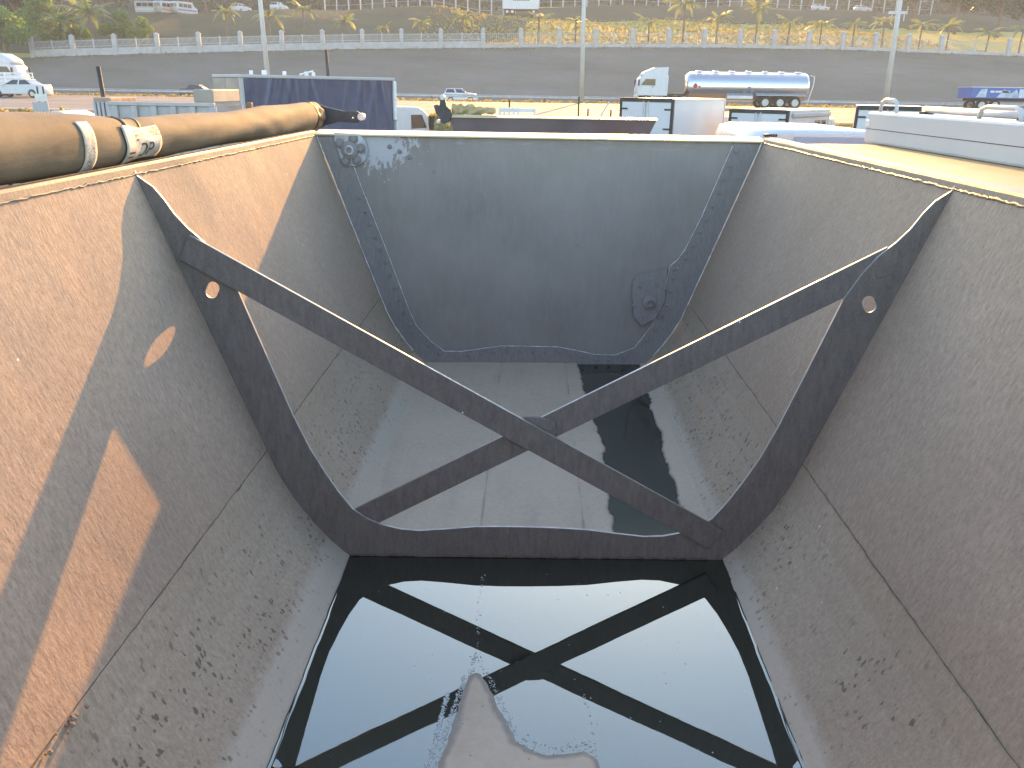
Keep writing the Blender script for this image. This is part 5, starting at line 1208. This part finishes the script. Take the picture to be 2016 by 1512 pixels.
pl = [(448, 78, 12, 6, 0.95, 'tall palm left of the first lamp mast'), (532, 84, 18, 4, 1.15, 'palm partly behind the first lamp mast'), (600, 84, 5, 5, 1.0, 'palm with long drooping frond right of the first lamp mast'), (680, 88, 26, 4, 1.0, 'palm behind the fence above the blue curtain truck'), (755, 88, 48, 4, 0.6, 'small palm right above the end of the blue curtain truck'), (831, 88, 33, 4, 0.8, 'slim palm between the blue truck and the dark crank plate'), (912, 86, 24, 5, 0.95, 'palm directly above the pale blue car'),
 (1060, 88, 24, 5, 1.0, 'palm a little left of the middle lamp mast'), (1133, 88, 30, 6, 0.95, 'palm touching the middle lamp mast'), (1276, 88, 32, 5, 0.95, 'round palm above the gap left of the tanker cab'), (1344, 86, -8, 6, 1.25, 'tallest palm above the tanker cab'), (1410, 86, 24, 5, 1.0, 'feathery palm above the front of the silver tank'), (1487, 86, 2, 6, 1.15, 'tall orange-tinged palm above the middle of the silver tank'), (1550, 88, 33, 4, 0.9, 'palm above the rear of the silver tank'), (1612, 90, 38, 5, 0.95, 'palm just right of the end of the silver tank'), (1678, 90, 36, 5, 1.0, 'palm midway between the rear of the silver tank and the crossbar mast'), (1735, 92, 30, 6, 1.0, 'palm left of the crossbar mast'), (1808, 96, 36, 5, 1.05, 'palm right of the crossbar mast'), (1862, 98, 40, 5, 1.05, 'second palm right of the crossbar mast'), (1940, 102, 55, 5, 1.0, 'low palm near the right edge'), (2005, 106, 40, 6, 1.1, 'palm at the right edge of the view')]
for i, (px, yb, yt, yo, sc, lab) in enumerate(pl): palm(px, yb, yt, yo, i + 1, lab, sc)

def crown_mesh(name, blobs, n, leaf, mat, seed):
    r = np.random.RandomState(seed); V = []; Fc = []; vol = np.array([b[3] * b[4] * b[5] for b in blobs]); vol = vol / vol.sum()
    for bi in r.choice(len(blobs), n, p=vol):
        cx_, cy_, cz_, a, b, c = blobs[bi]; d = r.normal(size=3); d /= np.linalg.norm(d); q = 0.55 + 0.45 * r.rand() ** 0.5
        p = np.array([cx_ + a * d[0] * q, cy_ + b * d[1] * q, cz_ + c * d[2] * q]); u = r.normal(size=3); u /= np.linalg.norm(u); w = np.cross(u, r.normal(size=3)); w /= np.linalg.norm(w); s = leaf * r.uniform(0.6, 1.3)
        k = len(V); V += [p - u * s, p + w * s * 0.5, p + u * s, p - w * s * 0.5]; Fc.append((k, k + 1, k + 2, k + 3))
    me = bpy.data.meshes.new(name); me.from_pydata([tuple(map(float, v)) for v in V], [], Fc); me.materials.append(mat); return me
def blobset(R, H, n, seed):
    r = random.Random(seed); o = []
    for i in range(n): w = r.uniform(0, 6.28); q = R * r.uniform(0.1, 0.75); s = R * r.uniform(0.28, 0.5); o.append((q * math.cos(w), q * math.sin(w), H * r.uniform(0.42, 0.92), s, s, s * 0.75))
    return o
CRN = [crown_mesh('crown', blobset(4.2, 8.5, 11, 1), 5200, 0.26, M_leaf, 1), crown_mesh('crown', blobset(3.6, 7.5, 9, 2), 4600, 0.25, M_leaf, 2), crown_mesh('crown', blobset(5.0, 9.5, 12, 3), 5200, 0.30, M_leafd, 3)]
HT = [8.5, 7.5, 9.5]
TRK = []
for H in HT:
    mb = MB(); mb.tube([(0, 0, -0.4), (0.1, 0.05, H * 0.3), (0.05, 0, H * 0.7)], [0.30, 0.22, 0.08], 8)
    for k in range(6): w = k * 1.05; mb.tube([(0.08, 0.03, H * (0.28 + 0.05 * k)), (1.1 * math.cos(w), 1.1 * math.sin(w), H * (0.45 + 0.05 * k)), (2.0 * math.cos(w), 2.0 * math.sin(w), H * (0.56 + 0.05 * k))], [0.12, 0.08, 0.03], 5)
    q = mb.build('trunk', M_bark, None, True); TRK.append(q.data); bpy.data.objects.remove(q)
def tree(px, py_base, Yo, kind, sc, label, group='trees on the hillside', rz=0.0):
    Y = 150.0
    for _ in range(8): P = at(px, py_base, Y); Y = YC(P.x) + Yo
    t = empty('leafy_tree', (P.x, Y, T(P.x, Y)), rz, label, 'tree', group); t.scale = (sc, sc, sc)
    link_mesh('trunk', TRK[kind], None, t); link_mesh('crown', CRN[kind], None, t)
tree(10, 105, -4, 0, 1.05, 'round brownish green tree at the top left edge', rz=1)
tree(88, 75, 9, 0, 1.10, 'bright green tree behind the left end of the fence', rz=2)
tree(45, 60, 16, 2, 1.35, 'dark tree between the two front left trees', rz=3)
tree(150, 82, 5, 1, 0.72, 'low bushy tree leaning over the fence at left', rz=0.5)
tree(105, 84, 4, 1, 0.62, 'low bush just behind the first fence columns', rz=1.5)
tree(230, 80, 6, 1, 0.75, 'bushy tree left of the minibuses', rz=4)
tree(278, 78, 5, 1, 0.62, 'pointed yellow green tree in front of the dry bank', rz=5)
tree(205, 40, 26, 2, 1.25, 'dark tree high on the bank at left', rz=2.5)
tree(120, 30, 30, 2, 1.5, 'darkest tree on the skyline at left', rz=5.5)
tree(405, 20, 34, 2, 0.8, 'dark tree on the terrace edge behind the minibuses', rz=1.2)
palm(185, 85, 2, 4, 40, 'large pale palm rising among the left trees', 1.7, 15); palm(130, 86, 30, 3, 41, 'drooping palm among the left trees', 1.2, 14)
tree(1880, 60, 38, 2, 1.4, 'dark tree on the slope above the right palms', rz=1.4)
tree(1965, 62, 34, 2, 1.5, 'dark tree at the top right corner', rz=2.2)
tree(1800, 45, 52, 2, 1.15, 'dark tree behind the crossbar mast', rz=3.2)
tree(2030, 80, 20, 2, 1.4, 'dark tree cut by the right edge', rz=4.2)
# the wood behind the terrace reads as one mass
r = random.Random(77); bl = []
for i in range(420):
    x = -150 + 300 * (i + r.random()) / 420; y = YC(x) + (66 if x < -10 else 82) + r.uniform(0, 60); z = T(x, y); s = r.uniform(2.2, 3.6)
    bl += [(x, y, z + 1.0, s, s, s * 0.8), (x + r.uniform(-2, 2), y, z + r.uniform(2.5, 4), s * 0.9, s * 0.9, s * 0.8)]
me = crown_mesh('woodland', bl, 52000, 0.60, M_leafd, 12); o = link_mesh('woodland', me, None); tag(o, 'dark wood along the skyline behind the terrace posts', 'wood', kind='stuff')
# tufts of dry grass on the lawn, verge and embankment edge
r = np.random.RandomState(5); V = []; Fc = []
def tuft(x, y, s):
    z = T(x, y)
    for k in range(3):
        a = r.uniform(0, 6.28); dx, dy = math.cos(a) * s, math.sin(a) * s; ln = r.uniform(-0.5, 0.5) * s; i = len(V); h = s * r.uniform(1.0, 2.0)
        V.extend([(x - dx, y - dy, z - 0.05), (x + dx, y + dy, z - 0.05), (x + dx * 0.6 + ln, y + dy + ln, z + h), (x - dx * 0.6 + ln, y - dy, z + h * 0.8)]); Fc.append((i, i + 1, i + 2, i + 3))
for i in range(5200):
    x = r.uniform(-20, 75); y = YC(x) + 1 + 46 * r.rand(); tuft(x, y, r.uniform(0.10, 0.26))
for i in range(1200): x = r.uniform(-75, -10); tuft(x, YC(x) + 1 + 8 * r.rand(), r.uniform(0.10, 0.25))
for i in range(2600): x = r.uniform(-60, 65); tuft(x, r.uniform(84.5, 94), r.uniform(0.08, 0.2))
for i in range(1800): x = r.uniform(-30, 30); tuft(x, r.uniform(40.5, 46.5), r.uniform(0.06, 0.16))
for i in range(500): x = r.uniform(-80, 90); tuft(x, YC(x) - 0.2 - 0.8 * r.rand(), r.uniform(0.06, 0.16))
me = bpy.data.meshes.new('dry_grass'); me.from_pydata([tuple(map(float, v)) for v in V], [], Fc)
o = link_mesh('dry_grass', me, leaf_mat('dry_grass', (0.27, 0.24, 0.09), (0.38, 0.31, 0.13), (1.5, 1.35, 0.8))); tag(o, 'tufts of dry yellow grass on lawn, verge and bank', 'grass', kind='stuff')
# ------------------------------------------------------------------ hazy air
hz = MB().box(-420, 420, -120, 560, -1.5, 75).build('haze', None); tag(hz, 'thin pale haze filling the air over the road', 'haze', kind='stuff')
mh = bpy.data.materials.new('haze'); mh.use_nodes = True; nt = mh.node_tree; nt.nodes.clear()
out = N(nt, 'ShaderNodeOutputMaterial'); pv = N(nt, 'ShaderNodeVolumePrincipled')
pv.inputs['Color'].default_value = (0.74, 0.88, 1.0, 1); pv.inputs['Density'].default_value = 0.0006; pv.inputs['Anisotropy'].default_value = 0.25
nt.links.new(pv.outputs[0], out.inputs['Volume']); hz.data.materials.append(mh)
